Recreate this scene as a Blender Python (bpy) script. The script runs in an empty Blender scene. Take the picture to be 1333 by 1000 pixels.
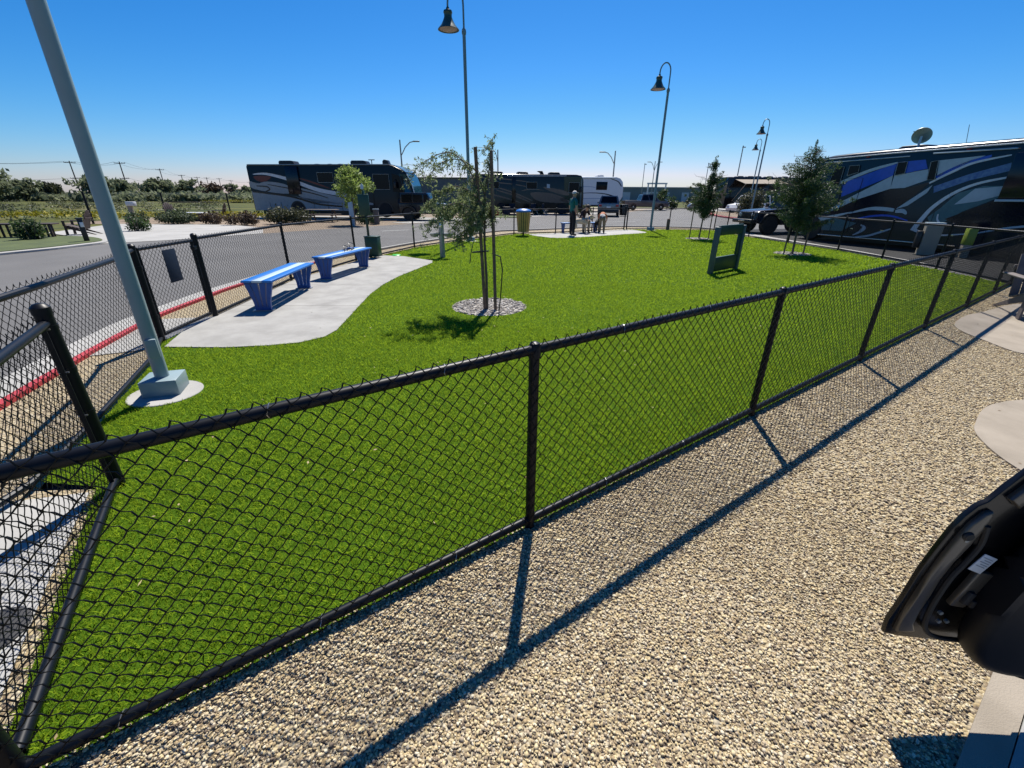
import bpy, bmesh, math, random
import numpy as np
from mathutils import Vector, Matrix

SC = bpy.context.scene
R = math.radians
# ------------------------------------------------------------------ camera
cam_d = bpy.data.cameras.new('camera')
cam = bpy.data.objects.new('camera', cam_d)
SC.collection.objects.link(cam)
cam_d.sensor_fit = 'HORIZONTAL'
cam_d.sensor_width = 36
cam_d.lens = 36 * 556.3 / 1333
cam_d.clip_start = 0.02
cam_d.clip_end = 6000
cam.matrix_world = Matrix.Translation((0, 0, 1.6)) @ Matrix.Rotation(R(90 - 23.75), 4, 'X') @ Matrix.Rotation(R(0.353), 4, 'Z')
SC.camera = cam
# ------------------------------------------------------------------ sky and sun
SUN_AZ, SUN_EL = 8.0, 56.0
W = bpy.data.worlds.new('World')
SC.world = W
W.use_nodes = True
wn = W.node_tree
bg = wn.nodes['Background']
sky = wn.nodes.new('ShaderNodeTexSky')
sky.sky_type = 'NISHITA'
sky.sun_disc = False
sky.sun_elevation = R(SUN_EL)
sky.sun_rotation = R(SUN_AZ)
sky.altitude = 0
sky.air_density = 1.0
sky.dust_density = 0.3
sky.ozone_density = 4.0
# one colour grade for the whole sky: the deep saturated blue the photograph's camera gave it
sep = wn.nodes.new('ShaderNodeSeparateColor')
com = wn.nodes.new('ShaderNodeCombineColor')
wn.links.new(sky.outputs[0], sep.inputs[0])
for i, (gain, power, top) in enumerate(((1.42, 2.6, 0.47), (0.76, 1.45, 0.54), (0.90, 1.2, 0.61))):
    m0 = wn.nodes.new('ShaderNodeMath')
    m0.operation = 'MULTIPLY'
    m0.inputs[1].default_value = 0.09
    m1 = wn.nodes.new('ShaderNodeMath')
    m1.operation = 'POWER'
    m1.inputs[1].default_value = power
    m2 = wn.nodes.new('ShaderNodeMath')
    m2.operation = 'MULTIPLY'
    m2.inputs[1].default_value = gain
    m3 = wn.nodes.new('ShaderNodeMath')
    m3.operation = 'MINIMUM'
    m3.inputs[1].default_value = top
    m4 = wn.nodes.new('ShaderNodeMath')
    m4.operation = 'MULTIPLY'
    m4.inputs[1].default_value = 10.0
    wn.links.new(sep.outputs[i], m0.inputs[0])
    for a, b in ((m0, m1), (m1, m2), (m2, m3), (m3, m4)):
        wn.links.new(a.outputs[0], b.inputs[0])
    wn.links.new(m4.outputs[0], com.inputs[i])
wn.links.new(com.outputs[0], bg.inputs[0])
bg.inputs[1].default_value = 0.1
sun_d = bpy.data.lights.new('sun', 'SUN')
sun_d.energy = 5.0
sun_d.angle = R(0.5)
sun_d.color = (1.0, 0.95, 0.87)
sun = bpy.data.objects.new('sun', sun_d)
SC.collection.objects.link(sun)
sv = Vector((math.sin(R(SUN_AZ)) * math.cos(R(SUN_EL)), math.cos(R(SUN_AZ)) * math.cos(R(SUN_EL)), math.sin(R(SUN_EL))))
sun.rotation_euler = sv.to_track_quat('Z', 'Y').to_euler()
sun.location = (0, 0, 30)
SC.view_settings.view_transform = 'Standard'
SC.view_settings.look = 'None'
SC.view_settings.exposure = 0.68
SC.view_settings.gamma = 1.0
SC.view_settings.use_curve_mapping = False
SC.cycles.max_bounces = 6
SC.cycles.transparent_max_bounces = 6

# ------------------------------------------------------------------ materials
ALB = 0.80      # the surfaces' reflectance level that goes with the exposure above
def mat(name, col, rough=0.6, metal=0.0, var=0.12, scale=6.0, bump=0.0, bscale=60.0, spec=0.5, coat=0.0, col2=None, detail=4.0, island=False, transl=None):
    m = bpy.data.materials.new(name)
    m.use_nodes = True
    nt = m.node_tree
    b = nt.nodes['Principled BSDF']
    b.inputs['Roughness'].default_value = rough
    b.inputs['Metallic'].default_value = metal
    b.inputs['Specular IOR Level'].default_value = spec
    b.inputs['Coat Weight'].default_value = coat
    tc = nt.nodes.new('ShaderNodeTexCoord')
    if col2 is None:
        col2 = tuple(max(0, c * (1 - var)) for c in col)
        col = tuple(min(1, c * (1 + var)) for c in col)
    mix = nt.nodes.new('ShaderNodeMix')
    mix.data_type = 'RGBA'
    mix.inputs['A'].default_value = (*[c * ALB for c in col2], 1)
    mix.inputs['B'].default_value = (*[c * ALB for c in col], 1)
    if island:
        g = nt.nodes.new('ShaderNodeNewGeometry')
        nt.links.new(g.outputs['Random Per Island'], mix.inputs['Factor'])
    else:
        n = nt.nodes.new('ShaderNodeTexNoise')
        n.inputs['Scale'].default_value = scale
        n.inputs['Detail'].default_value = detail
        n.inputs['Roughness'].default_value = 0.6
        nt.links.new(tc.outputs['Object'], n.inputs['Vector'])
        mr = nt.nodes.new('ShaderNodeMapRange')
        mr.inputs['From Min'].default_value = 0.3
        mr.inputs['From Max'].default_value = 0.7
        nt.links.new(n.outputs['Fac'], mr.inputs['Value'])
        nt.links.new(mr.outputs['Result'], mix.inputs['Factor'])
    nt.links.new(mix.outputs['Result'], b.inputs['Base Color'])
    if bump > 0:
        n2 = nt.nodes.new('ShaderNodeTexNoise')
        n2.inputs['Scale'].default_value = bscale
        n2.inputs['Detail'].default_value = 3
        nt.links.new(tc.outputs['Object'], n2.inputs['Vector'])
        bp = nt.nodes.new('ShaderNodeBump')
        bp.inputs['Strength'].default_value = bump
        bp.inputs['Distance'].default_value = 0.01
        nt.links.new(n2.outputs['Fac'], bp.inputs['Height'])
        nt.links.new(bp.outputs['Normal'], b.inputs['Normal'])
    if transl is not None:
        tr = nt.nodes.new('ShaderNodeBsdfTranslucent')
        nt.links.new(mix.outputs['Result'], tr.inputs['Color'])
        ms = nt.nodes.new('ShaderNodeMixShader')
        ms.inputs[0].default_value = transl
        nt.links.new(b.outputs[0], ms.inputs[1])
        nt.links.new(tr.outputs[0], ms.inputs[2])
        nt.links.new(ms.outputs[0], nt.nodes['Material Output'].inputs['Surface'])
    return m

def stone_mat(name, ramp, scale, bump=0.6, rough=0.85, island=False):
    """voronoi cells, every cell a pebble of its own colour with a rounded top"""
    m = bpy.data.materials.new(name)
    m.use_nodes = True
    nt = m.node_tree
    b = nt.nodes['Principled BSDF']
    b.inputs['Roughness'].default_value = rough
    b.inputs['Specular IOR Level'].default_value = 0.3
    cr = nt.nodes.new('ShaderNodeValToRGB')
    cr.color_ramp.interpolation = 'LINEAR'
    els = cr.color_ramp.elements
    while len(els) < len(ramp):
        els.new(0.5)
    for i, (p, c) in enumerate(ramp):
        els[i].position = p
        els[i].color = (*[x * ALB for x in c], 1)
    if island:
        g = nt.nodes.new('ShaderNodeNewGeometry')
        nt.links.new(g.outputs['Random Per Island'], cr.inputs['Fac'])
        tc = nt.nodes.new('ShaderNodeTexCoord')
        n = nt.nodes.new('ShaderNodeTexNoise')
        n.inputs['Scale'].default_value = 160
        nt.links.new(tc.outputs['Object'], n.inputs['Vector'])
        mx = nt.nodes.new('ShaderNodeMix')
        mx.data_type = 'RGBA'
        mx.blend_type = 'MULTIPLY'
        mx.inputs['Factor'].default_value = 0.5
        nt.links.new(cr.outputs[0], mx.inputs['A'])
        nt.links.new(n.outputs['Fac'], mx.inputs['B'])
        nt.links.new(cr.outputs[0], b.inputs['Base Color'])
    else:
        tc = nt.nodes.new('ShaderNodeTexCoord')
        v = nt.nodes.new('ShaderNodeTexVoronoi')
        v.inputs['Scale'].default_value = scale
        nt.links.new(tc.outputs['Object'], v.inputs['Vector'])
        sep = nt.nodes.new('ShaderNodeSeparateColor')
        nt.links.new(v.outputs['Color'], sep.inputs[0])
        nt.links.new(sep.outputs[0], cr.inputs['Fac'])
        nt.links.new(cr.outputs[0], b.inputs['Base Color'])
        bp = nt.nodes.new('ShaderNodeBump')
        bp.invert = True
        bp.inputs['Strength'].default_value = bump
        bp.inputs['Distance'].default_value = 0.6 / scale
        nt.links.new(v.outputs['Distance'], bp.inputs['Height'])
        nt.links.new(bp.outputs['Normal'], b.inputs['Normal'])
    return m

M = {}
M['vinyl'] = mat('black vinyl', (0.003, 0.005, 0.010), 0.42, var=0.2, scale=30, spec=0.22)
M['mesh'] = mat('black mesh wire', (0.003, 0.004, 0.006), 0.42, var=0.2, spec=0.2)
M['zinc'] = mat('zinc tie', (0.5, 0.5, 0.5), 0.35, 0.9)
M['turf'] = mat('turf backing', (0.075, 0.150, 0.008), 0.9, col2=(0.055, 0.112, 0.006), scale=2.2, bump=0.9, bscale=170, spec=0.05, detail=8)
M['blade'] = mat('turf blade', (0.415, 0.575, 0.036), 0.55, col2=(0.255, 0.375, 0.022), island=True, spec=0.2, transl=0.5)
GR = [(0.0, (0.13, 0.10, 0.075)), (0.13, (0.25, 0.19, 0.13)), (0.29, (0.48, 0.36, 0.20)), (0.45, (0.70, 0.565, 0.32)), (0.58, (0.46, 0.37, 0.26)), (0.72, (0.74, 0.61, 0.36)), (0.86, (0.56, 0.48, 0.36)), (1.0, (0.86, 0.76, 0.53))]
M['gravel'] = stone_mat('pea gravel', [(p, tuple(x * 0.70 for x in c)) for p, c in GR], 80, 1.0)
M['pebble'] = stone_mat('loose pebble', GR, 78, island=True, rough=0.85)
WS = [(0.0, (0.15, 0.13, 0.11)), (0.3, (0.33, 0.30, 0.265)), (0.7, (0.45, 0.42, 0.38)), (1.0, (0.62, 0.59, 0.54))]
M['white_stone'] = stone_mat('pale river stone', WS, 24, island=True)
M['white_stone_bed'] = stone_mat('pale stone bed', WS, 24, 0.9)
M['conc'] = mat('broom concrete', (0.432, 0.424, 0.400), 0.85, col2=(0.296, 0.289, 0.272), scale=2.6, bump=0.3, bscale=180, spec=0.25, detail=12)
M['conc_tan'] = mat('tan concrete', (0.416, 0.360, 0.288), 0.85, col2=(0.289, 0.248, 0.193), scale=2.5, bump=0.25, bscale=160, spec=0.25, detail=9)
M['conc_white'] = mat('pale concrete', (0.480, 0.472, 0.448), 0.85, col2=(0.344, 0.337, 0.316), scale=0.8, bump=0.15, bscale=120, spec=0.25, detail=9)
M['asphalt'] = mat('worn asphalt', (0.172, 0.168, 0.164), 0.85, col2=(0.130, 0.128, 0.126), scale=0.45, bump=0.5, bscale=220, spec=0.3, detail=12)
M['asphalt_shade'] = mat('dark asphalt', (0.026, 0.027, 0.030), 0.85, col2=(0.018, 0.019, 0.021), scale=0.6, bump=0.4, bscale=200, spec=0.25, detail=10)  # asphalt's own dark tone taken near black to paint in the motorhome's shade
M['kerb_red'] = mat('red kerb paint', (0.450, 0.032, 0.041), 0.6, var=0.25, scale=7, detail=8)
M['dirt'] = mat('dry dirt', (0.306, 0.230, 0.162), 0.95, col2=(0.212, 0.162, 0.111), scale=1.2, bump=0.6, bscale=30, detail=10)
M['grass'] = mat('lawn grass', (0.095, 0.125, 0.030), 0.9, col2=(0.045, 0.068, 0.016), scale=1.5, bump=0.8, bscale=40, detail=10) if True else mat('lawn', (0.085, 0.145, 0.025), 0.9, col2=(0.051, 0.093, 0.017), scale=1.5, bump=0.8, bscale=40, detail=10)
M['road_paint'] = mat('worn road paint', (0.40, 0.40, 0.39), 0.8, col2=(0.20, 0.20, 0.195), scale=6, detail=10)
M['steel_paint'] = mat('grey green pole paint', (0.27, 0.36, 0.385), 0.42, var=0.06, scale=3)
M['pole_dark'] = mat('blue grey pole paint', (0.17, 0.28, 0.33), 0.42, var=0.06, scale=3)
M['lamp_green'] = mat('dark green enamel', (0.030, 0.085, 0.075), 0.35, var=0.1)
M['lamp_lens'] = mat('frosted lens', (0.45, 0.30, 0.26), 0.4)
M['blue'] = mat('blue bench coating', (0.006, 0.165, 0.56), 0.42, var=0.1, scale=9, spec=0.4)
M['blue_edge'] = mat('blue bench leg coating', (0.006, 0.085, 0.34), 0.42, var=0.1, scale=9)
M['pale_edge'] = mat('pale plank', (0.44, 0.58, 0.70), 0.5, var=0.08)
M['green_box'] = mat('dark green box', (0.008, 0.055, 0.032), 0.42, var=0.15, scale=14)
M['green_toy'] = mat('bright green plastic', (0.05, 0.55, 0.06), 0.4)
M['wood_stake'] = mat('stake wood', (0.30, 0.185, 0.125), 0.85, col2=(0.16, 0.10, 0.07), scale=14, bump=0.4, bscale=60)
M['bark'] = mat('young bark', (0.22, 0.17, 0.125), 0.9, col2=(0.11, 0.085, 0.065), scale=22, bump=0.6, bscale=60)
M['leaf_wispy'] = mat('fine grey green leaf', (0.33, 0.39, 0.17), 0.55, col2=(0.12, 0.165, 0.07), island=True, transl=0.5)
M['leaf_dark'] = mat('dark evergreen leaf', (0.095, 0.155, 0.048), 0.55, col2=(0.035, 0.070, 0.024), island=True, transl=0.35)
M['leaf_light'] = mat('light green leaf', (0.36, 0.46, 0.11), 0.55, col2=(0.17, 0.26, 0.06), island=True, transl=0.45)
M['leaf_olive'] = mat('olive leaf', (0.115, 0.125, 0.055), 0.6, col2=(0.05, 0.06, 0.03), island=True, transl=0.25)
M['leaf_sage'] = mat('sage leaf', (0.145, 0.18, 0.085), 0.6, col2=(0.07, 0.10, 0.045), island=True, transl=0.3)
M['leaf_brown'] = mat('dry brown leaf', (0.14, 0.095, 0.055), 0.7, col2=(0.075, 0.05, 0.035), island=True, transl=0.2)
M['flower'] = mat('yellow flower', (0.48, 0.40, 0.02), 0.7, col2=(0.16, 0.19, 0.03), island=True, transl=0.3)
M['dry_leaf'] = mat('dry leaf', (0.52, 0.42, 0.22), 0.8, col2=(0.22, 0.14, 0.07), island=True)
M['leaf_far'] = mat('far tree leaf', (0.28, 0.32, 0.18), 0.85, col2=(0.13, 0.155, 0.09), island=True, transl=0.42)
M['bin_wood'] = mat('yellow bin slat', (0.74, 0.42, 0.12), 0.6, var=0.15, scale=9)
M['grey_metal'] = mat('galvanised grey', (0.32, 0.34, 0.33), 0.45, 0.5, var=0.12, scale=12)
M['ag_grey'] = mat('grey green post coating', (0.10, 0.125, 0.12), 0.5)
M['disc_grey'] = mat('dark grey disc', (0.03, 0.03, 0.032), 0.75)
M['beige'] = mat('beige enclosure', (0.36, 0.32, 0.25), 0.6)
M['lime'] = mat('lime pedestal cap', (0.22, 0.30, 0.03), 0.5)
M['navy_plate'] = mat('dark navy plate', (0.006, 0.016, 0.038), 0.6, spec=0.2)
M['black'] = mat('black rubber', (0.012, 0.012, 0.013), 0.7)
M['plastic_black'] = mat('black plastic', (0.012, 0.012, 0.014), 0.42)
M['glass'] = mat('dark vehicle glass', (0.004, 0.006, 0.010), 0.2, spec=0.18)
M['glass_sky'] = mat('windshield glass', (0.02, 0.075, 0.095), 0.12, spec=0.6, coat=0.2)
M['chrome'] = mat('bright metal', (0.62, 0.63, 0.64), 0.25, 0.95, var=0.05)
M['white_paint'] = mat('white gelcoat', (0.84, 0.85, 0.85), 0.35, var=0.05)
M['rv_navy'] = mat('navy coach paint', (0.006, 0.018, 0.032), 0.24, var=0.15, scale=1, coat=0.12, spec=0.3)
M['rv_black'] = mat('black blue coach paint', (0.006, 0.009, 0.022), 0.16, coat=0.12, spec=0.3)
M['rv_blue'] = mat('royal blue coach paint', (0.016, 0.105, 0.62), 0.2, coat=0.12, spec=0.3)
M['rv_silver'] = mat('pale grey coach paint', (0.46, 0.57, 0.64), 0.22, var=0.08, coat=0.12, spec=0.3)
M['rv_teal'] = mat('slate teal coach paint', (0.055, 0.17, 0.21), 0.2, coat=0.12, spec=0.3)
M['rv_steel'] = mat('blue grey coach paint', (0.14, 0.29, 0.50), 0.22, col2=(0.04, 0.12, 0.36), scale=7, coat=0.12, spec=0.3)
M['rv_white'] = mat('white coach stripe', (0.72, 0.78, 0.82), 0.22, coat=0.12, spec=0.3)
M['rv_red'] = mat('dark red coach paint', (0.14, 0.02, 0.025), 0.2, coat=0.12, spec=0.3)
M['rv_brown'] = mat('espresso coach paint', (0.020, 0.016, 0.014), 0.16, coat=0.12, spec=0.3)
M['rv_tan'] = mat('taupe coach stripe', (0.20, 0.15, 0.115), 0.2, coat=0.12, spec=0.3)
M['rv_cap'] = mat('grey green coach cap', (0.09, 0.14, 0.145), 0.25, coat=0.4)
M['rv_green'] = mat('dark green coach paint', (0.012, 0.040, 0.028), 0.16, coat=0.12, spec=0.3)
M['jeep_navy'] = mat('dark navy car paint', (0.008, 0.012, 0.024), 0.25, coat=0.25, spec=0.35)
M['pickup_paint'] = mat('plum brown car paint', (0.11, 0.075, 0.08), 0.25, coat=0.6)
M['suv_paint'] = mat('grey car paint', (0.20, 0.21, 0.22), 0.25, 0.3, coat=0.6)
M['red_lens'] = mat('red lens', (0.35, 0.01, 0.01), 0.2)
M['clear_lens'] = mat('clear lens', (0.65, 0.66, 0.66), 0.1, spec=0.8)
M['chair_wood'] = mat('weathered taupe slat', (0.15, 0.125, 0.115), 0.7, var=0.15, scale=12, bump=0.2)
M['chair_dark'] = mat('dark brown slat', (0.06, 0.035, 0.03), 0.6)
M['skin'] = mat('skin', (0.50, 0.30, 0.21), 0.55, var=0.05)
M['teal_shirt'] = mat('teal polo', (0.012, 0.17, 0.16), 0.85, bump=0.3, bscale=40)
M['black_pants'] = mat('black trousers', (0.008, 0.008, 0.016), 0.85)
M['khaki'] = mat('khaki trousers', (0.24, 0.185, 0.12), 0.85, bump=0.3, bscale=40)
M['pale_pants'] = mat('pale trousers', (0.40, 0.34, 0.26), 0.85, bump=0.3, bscale=40)
M['dark_shirt'] = mat('dark maroon top', (0.035, 0.018, 0.022), 0.85)
M['orange_shirt'] = mat('orange top', (0.56, 0.21, 0.10), 0.85)
M['white_cloth'] = mat('white cloth', (0.72, 0.70, 0.66), 0.85)
M['hair_brown'] = mat('brown hair', (0.06, 0.035, 0.022), 0.7)
M['fur_cream'] = mat('cream fur', (0.68, 0.56, 0.40), 0.9, var=0.12, scale=9, bump=0.5, bscale=60)
M['fur_black'] = mat('black fur', (0.012, 0.011, 0.010), 0.8)
M['pole_wood'] = mat('telephone pole wood', (0.10, 0.075, 0.06), 0.9)
M['wall_grey'] = mat('grey block wall', (0.17, 0.18, 0.19), 0.85, var=0.1, scale=0.6, bump=0.2, bscale=3)
M['wall_green'] = mat('grey green siding', (0.20, 0.25, 0.25), 0.8, var=0.08, scale=0.3)
M['truck_door'] = mat('black truck paint', (0.005, 0.005, 0.006), 0.25, coat=0.15, spec=0.3)
M['door_rim'] = mat('door jamb paint', (0.085, 0.070, 0.052), 0.30, coat=0.25, var=0.1)
M['door_trim'] = mat('door trim vinyl', (0.004, 0.005, 0.008), 0.5, spec=0.2)
M['sticker'] = mat('white sticker', (0.62, 0.66, 0.70), 0.5)
M['print'] = mat('grey print', (0.25, 0.27, 0.30), 0.6)

# field material: yellow green with dry and flowering patches
def field_mat():
    m = bpy.data.materials.new('wild field')
    m.use_nodes = True
    nt = m.node_tree
    b = nt.nodes['Principled BSDF']
    b.inputs['Roughness'].default_value = 0.95
    b.inputs['Specular IOR Level'].default_value = 0.1
    tc = nt.nodes.new('ShaderNodeTexCoord')
    n = nt.nodes.new('ShaderNodeTexNoise')
    n.inputs['Scale'].default_value = 0.11
    n.inputs['Detail'].default_value = 12
    n.inputs['Roughness'].default_value = 0.7
    nt.links.new(tc.outputs['Object'], n.inputs['Vector'])
    cr = nt.nodes.new('ShaderNodeValToRGB')
    e = cr.color_ramp.elements
    e[0].position, e[0].color = 0.36, (0.028, 0.036, 0.015, 1)
    e[1].position, e[1].color = 0.70, (0.34, 0.27, 0.03, 1)
    for p, c in ((0.46, (0.055, 0.066, 0.022, 1)), (0.55, (0.095, 0.10, 0.027, 1)), (0.63, (0.115, 0.09, 0.05, 1))):
        x = e.new(p)
        x.color = c
    nt.links.new(n.outputs['Fac'], cr.inputs['Fac'])
    nt.links.new(cr.outputs[0], b.inputs['Base Color'])
    return m
M['field'] = field_mat()

# ------------------------------------------------------------------ mesh helpers
class MB:
    def __init__(s):
        s.v, s.f, s.mi = [], [], []

    def add(s, vs, fs, mi=0):
        o = len(s.v)
        s.v += [tuple(v) for v in vs]
        s.f += [tuple(i + o for i in f) for f in fs]
        s.mi += [mi] * len(fs)
        return s

    def box(s, c, d, rz=0.0, ry=0.0, rx=0.0, mi=0, taper=1.0):
        hx, hy, hz = d[0] / 2, d[1] / 2, d[2] / 2
        rot = Matrix.Rotation(rz, 3, 'Z') @ Matrix.Rotation(ry, 3, 'Y') @ Matrix.Rotation(rx, 3, 'X')
        vs = []
        for z in (-1, 1):
            k = taper if z > 0 else 1.0
            for x, y in ((-1, -1), (1, -1), (1, 1), (-1, 1)):
                p = rot @ Vector((x * hx * k, y * hy * k, z * hz))
                vs.append((p.x + c[0], p.y + c[1], p.z + c[2]))
        return s.add(vs, [(3, 2, 1, 0), (4, 5, 6, 7), (0, 1, 5, 4), (1, 2, 6, 5), (2, 3, 7, 6), (3, 0, 4, 7)], mi)

    def bbox(s, c, d, b=0.01, rz=0.0, ry=0.0, rx=0.0):
        """bevelled box"""
        bm = bmesh.new()
        bmesh.ops.create_cube(bm, size=1)
        bmesh.ops.scale(bm, vec=d, verts=bm.verts)
        bmesh.ops.bevel(bm, geom=list(bm.edges), offset=b, segments=2, affect='EDGES', profile=0.5)
        rot = Matrix.Translation(c) @ Matrix.Rotation(rz, 4, 'Z') @ Matrix.Rotation(ry, 4, 'Y') @ Matrix.Rotation(rx, 4, 'X')
        bm.transform(rot)
        bm.verts.index_update()
        s.add([v.co[:] for v in bm.verts], [[v.index for v in f.verts] for f in bm.faces])
        bm.free()
        return s

    def tube(s, pts, r, n=8, caps=True, mi=0):
        P = [Vector(p) for p in pts]
        rr = r if isinstance(r, (list, tuple)) else [r] * len(P)
        vs, fs = [], []
        up = None
        for i, p in enumerate(P):
            t = (P[min(i + 1, len(P) - 1)] - P[max(i - 1, 0)])
            t = t.normalized() if t.length > 1e-9 else Vector((0, 0, 1))
            if up is None:
                up = Vector((0, 1, 0)) if abs(t.y) < 0.9 else Vector((1, 0, 0))
            a = (up - t * up.dot(t))
            a = a.normalized() if a.length > 1e-6 else t.orthogonal().normalized()
            b = t.cross(a)
            up = a
            for k in range(n):
                th = 2 * math.pi * k / n
                q = p + (a * math.cos(th) + b * math.sin(th)) * rr[i]
                vs.append(q[:])
        for i in range(len(P) - 1):
            for k in range(n):
                k2 = (k + 1) % n
                fs.append((i * n + k, i * n + k2, (i + 1) * n + k2, (i + 1) * n + k))
        if caps:
            fs.append(tuple(range(n - 1, -1, -1)))
            fs.append(tuple((len(P) - 1) * n + k for k in range(n)))
        return s.add(vs, fs, mi)

    def lathe(s, prof, c=(0, 0, 0), n=20, axis='Z', closed_ends=True, mi=0):
        vs, fs = [], []
        for r, z in prof:
            for k in range(n):
                th = 2 * math.pi * k / n
                x, y = r * math.cos(th), r * math.sin(th)
                if axis == 'Z':
                    vs.append((c[0] + x, c[1] + y, c[2] + z))
                elif axis == 'Y':
                    vs.append((c[0] + x, c[1] + z, c[2] + y))
                else:
                    vs.append((c[0] + z, c[1] + x, c[2] + y))
        m = len(prof)
        for i in range(m - 1):
            for k in range(n):
                k2 = (k + 1) % n
                fs.append((i * n + k, i * n + k2, (i + 1) * n + k2, (i + 1) * n + k))
        if closed_ends:
            fs.append(tuple(range(n - 1, -1, -1)))
            fs.append(tuple((m - 1) * n + k for k in range(n)))
        return s.add(vs, fs, mi)

    def prism(s, poly, z0, z1, mi=0):
        """polygon in xy extruded in z"""
        n = len(poly)
        vs = [(p[0], p[1], z0) for p in poly] + [(p[0], p[1], z1) for p in poly]
        fs = [tuple(range(n - 1, -1, -1)), tuple(range(n, 2 * n))]
        for i in range(n):
            j = (i + 1) % n
            fs.append((i, j, n + j, n + i))
        return s.add(vs, fs, mi)

    def prism_xz(s, poly, y0, y1, bev=0.0, mi=0):
        """polygon in xz extruded along y, optional bevel"""
        bm = bmesh.new()
        a = [bm.verts.new((p[0], y0, p[1])) for p in poly]
        f = bm.faces.new(a)
        r = bmesh.ops.extrude_face_region(bm, geom=[f])
        for g in r['geom']:
            if isinstance(g, bmesh.types.BMVert):
                g.co.y = y1
        if bev > 0:
            ed = [e for e in bm.edges if abs(e.verts[0].co.y - e.verts[1].co.y) < 1e-6]
            bmesh.ops.bevel(bm, geom=ed, offset=bev, segments=3, affect='EDGES', profile=0.5)
        bm.verts.index_update()
        s.add([v.co[:] for v in bm.verts], [[v.index for v in f.verts] for f in bm.faces], mi)
        bm.free()
        return s

    def sheet(s, poly, z):
        vs = [(p[0], p[1], z(p[0], p[1]) if callable(z) else z) for p in poly]
        return s.add(vs, [tuple(range(len(poly)))])

    def build(s, name, m, parent=None, smooth=35, recalc=True):
        me = bpy.data.meshes.new(name)
        me.from_pydata(s.v, [], s.f)
        mats = m if isinstance(m, (list, tuple)) else [m]
        for x in mats:
            me.materials.append(x)
        if len(mats) > 1:
            me.polygons.foreach_set('material_index', s.mi)
        if recalc:
            bm = bmesh.new()
            bm.from_mesh(me)
            bmesh.ops.recalc_face_normals(bm, faces=bm.faces)
            bm.to_mesh(me)
            bm.free()
        if smooth:
            me.shade_smooth()
            me.set_sharp_from_angle(angle=R(smooth))
        me.update()
        return link(name, me, parent)

def link(name, me, parent=None):
    o = bpy.data.objects.new(name, me)
    SC.collection.objects.link(o)
    if parent is not None:
        o.parent = parent
    return o

def np_mesh(name, verts, faces, m, parent=None, smooth=False):
    """fast build from numpy arrays, faces (n,k)"""
    me = bpy.data.meshes.new(name)
    nv, (nf, k) = len(verts), faces.shape
    me.vertices.add(nv)
    me.vertices.foreach_set('co', np.ascontiguousarray(verts, dtype=np.float32).ravel())
    me.loops.add(nf * k)
    me.loops.foreach_set('vertex_index', np.ascontiguousarray(faces, dtype=np.int32).ravel())
    me.polygons.add(nf)
    me.polygons.foreach_set('loop_start', np.arange(0, nf * k, k, dtype=np.int32))
    me.update(calc_edges=True)
    me.materials.append(m)
    if smooth:
        me.shade_smooth()
    return link(name, me, parent)

def tag(o, label, cat=None, group=None, kind=None):
    o['label'] = label
    if cat:
        o['category'] = cat
    if group:
        o['group'] = group
    if kind:
        o['kind'] = kind
    return o

def thing(name, label, cat, loc=(0, 0, 0), rz=0.0, group=None):
    o = bpy.data.objects.new(name, None)
    o.empty_display_size = 0.2
    SC.collection.objects.link(o)
    o.location = loc
    o.rotation_euler = (0, 0, rz)
    return tag(o, label, cat, group)

def copy_tree(o, parent=None):
    c = o.copy()
    SC.collection.objects.link(c)
    c.parent = parent
    for ch in list(o.children):
        copy_tree(ch, c)
    return c

def structure(name, mb, m, label, smooth=0, cat=None):
    return tag(mb.build(name, m, smooth=smooth), label, cat, kind='structure')

def in_poly(x, y, poly):
    r = np.zeros(len(x), bool)
    n = len(poly)
    for i in range(n):
        x1, y1 = poly[i]
        x2, y2 = poly[(i + 1) % n]
        c = ((y1 > y) != (y2 > y)) & (x < (x2 - x1) * (y - y1) / (y2 - y1 + 1e-12) + x1)
        r ^= c
    return r

def smooth_poly(pts, n=6, closed=True):
    P = [np.array(p, float) for p in pts]
    out = []
    m = len(P)
    for i in range(m if closed else m - 1):
        if closed:
            p0, p1, p2, p3 = P[(i - 1) % m], P[i], P[(i + 1) % m], P[(i + 2) % m]
        else:
            p0, p1, p2, p3 = P[max(i - 1, 0)], P[i], P[i + 1], P[min(i + 2, m - 1)]
        for k in range(n):
            t = k / n
            out.append(tuple(0.5 * (2 * p1 + (p2 - p0) * t + (2 * p0 - 5 * p1 + 4 * p2 - p3) * t * t + (3 * p1 - p0 - 3 * p2 + p3) * t ** 3)))
    if not closed:
        out.append(tuple(P[-1]))
    return out

# ------------------------------------------------------------------ the ground
P1 = Vector((0.098, 1.775))
FD = Vector((0.8187, 0.5742)).normalized()     # along the near fence
FN = Vector((FD.y, -FD.x))                      # from the near fence towards the camera
def fp(t, d=0.0):
    q = P1 + FD * t + FN * d
    return (q.x, q.y)
def gz(x, y):
    """gravel falls away from the fence towards the camera"""
    d = (x - P1.x) * FN.x + (y - P1.y) * FN.y
    return -0.08 * min(max(d, 0.0), 3.0) - 0.004

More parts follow.
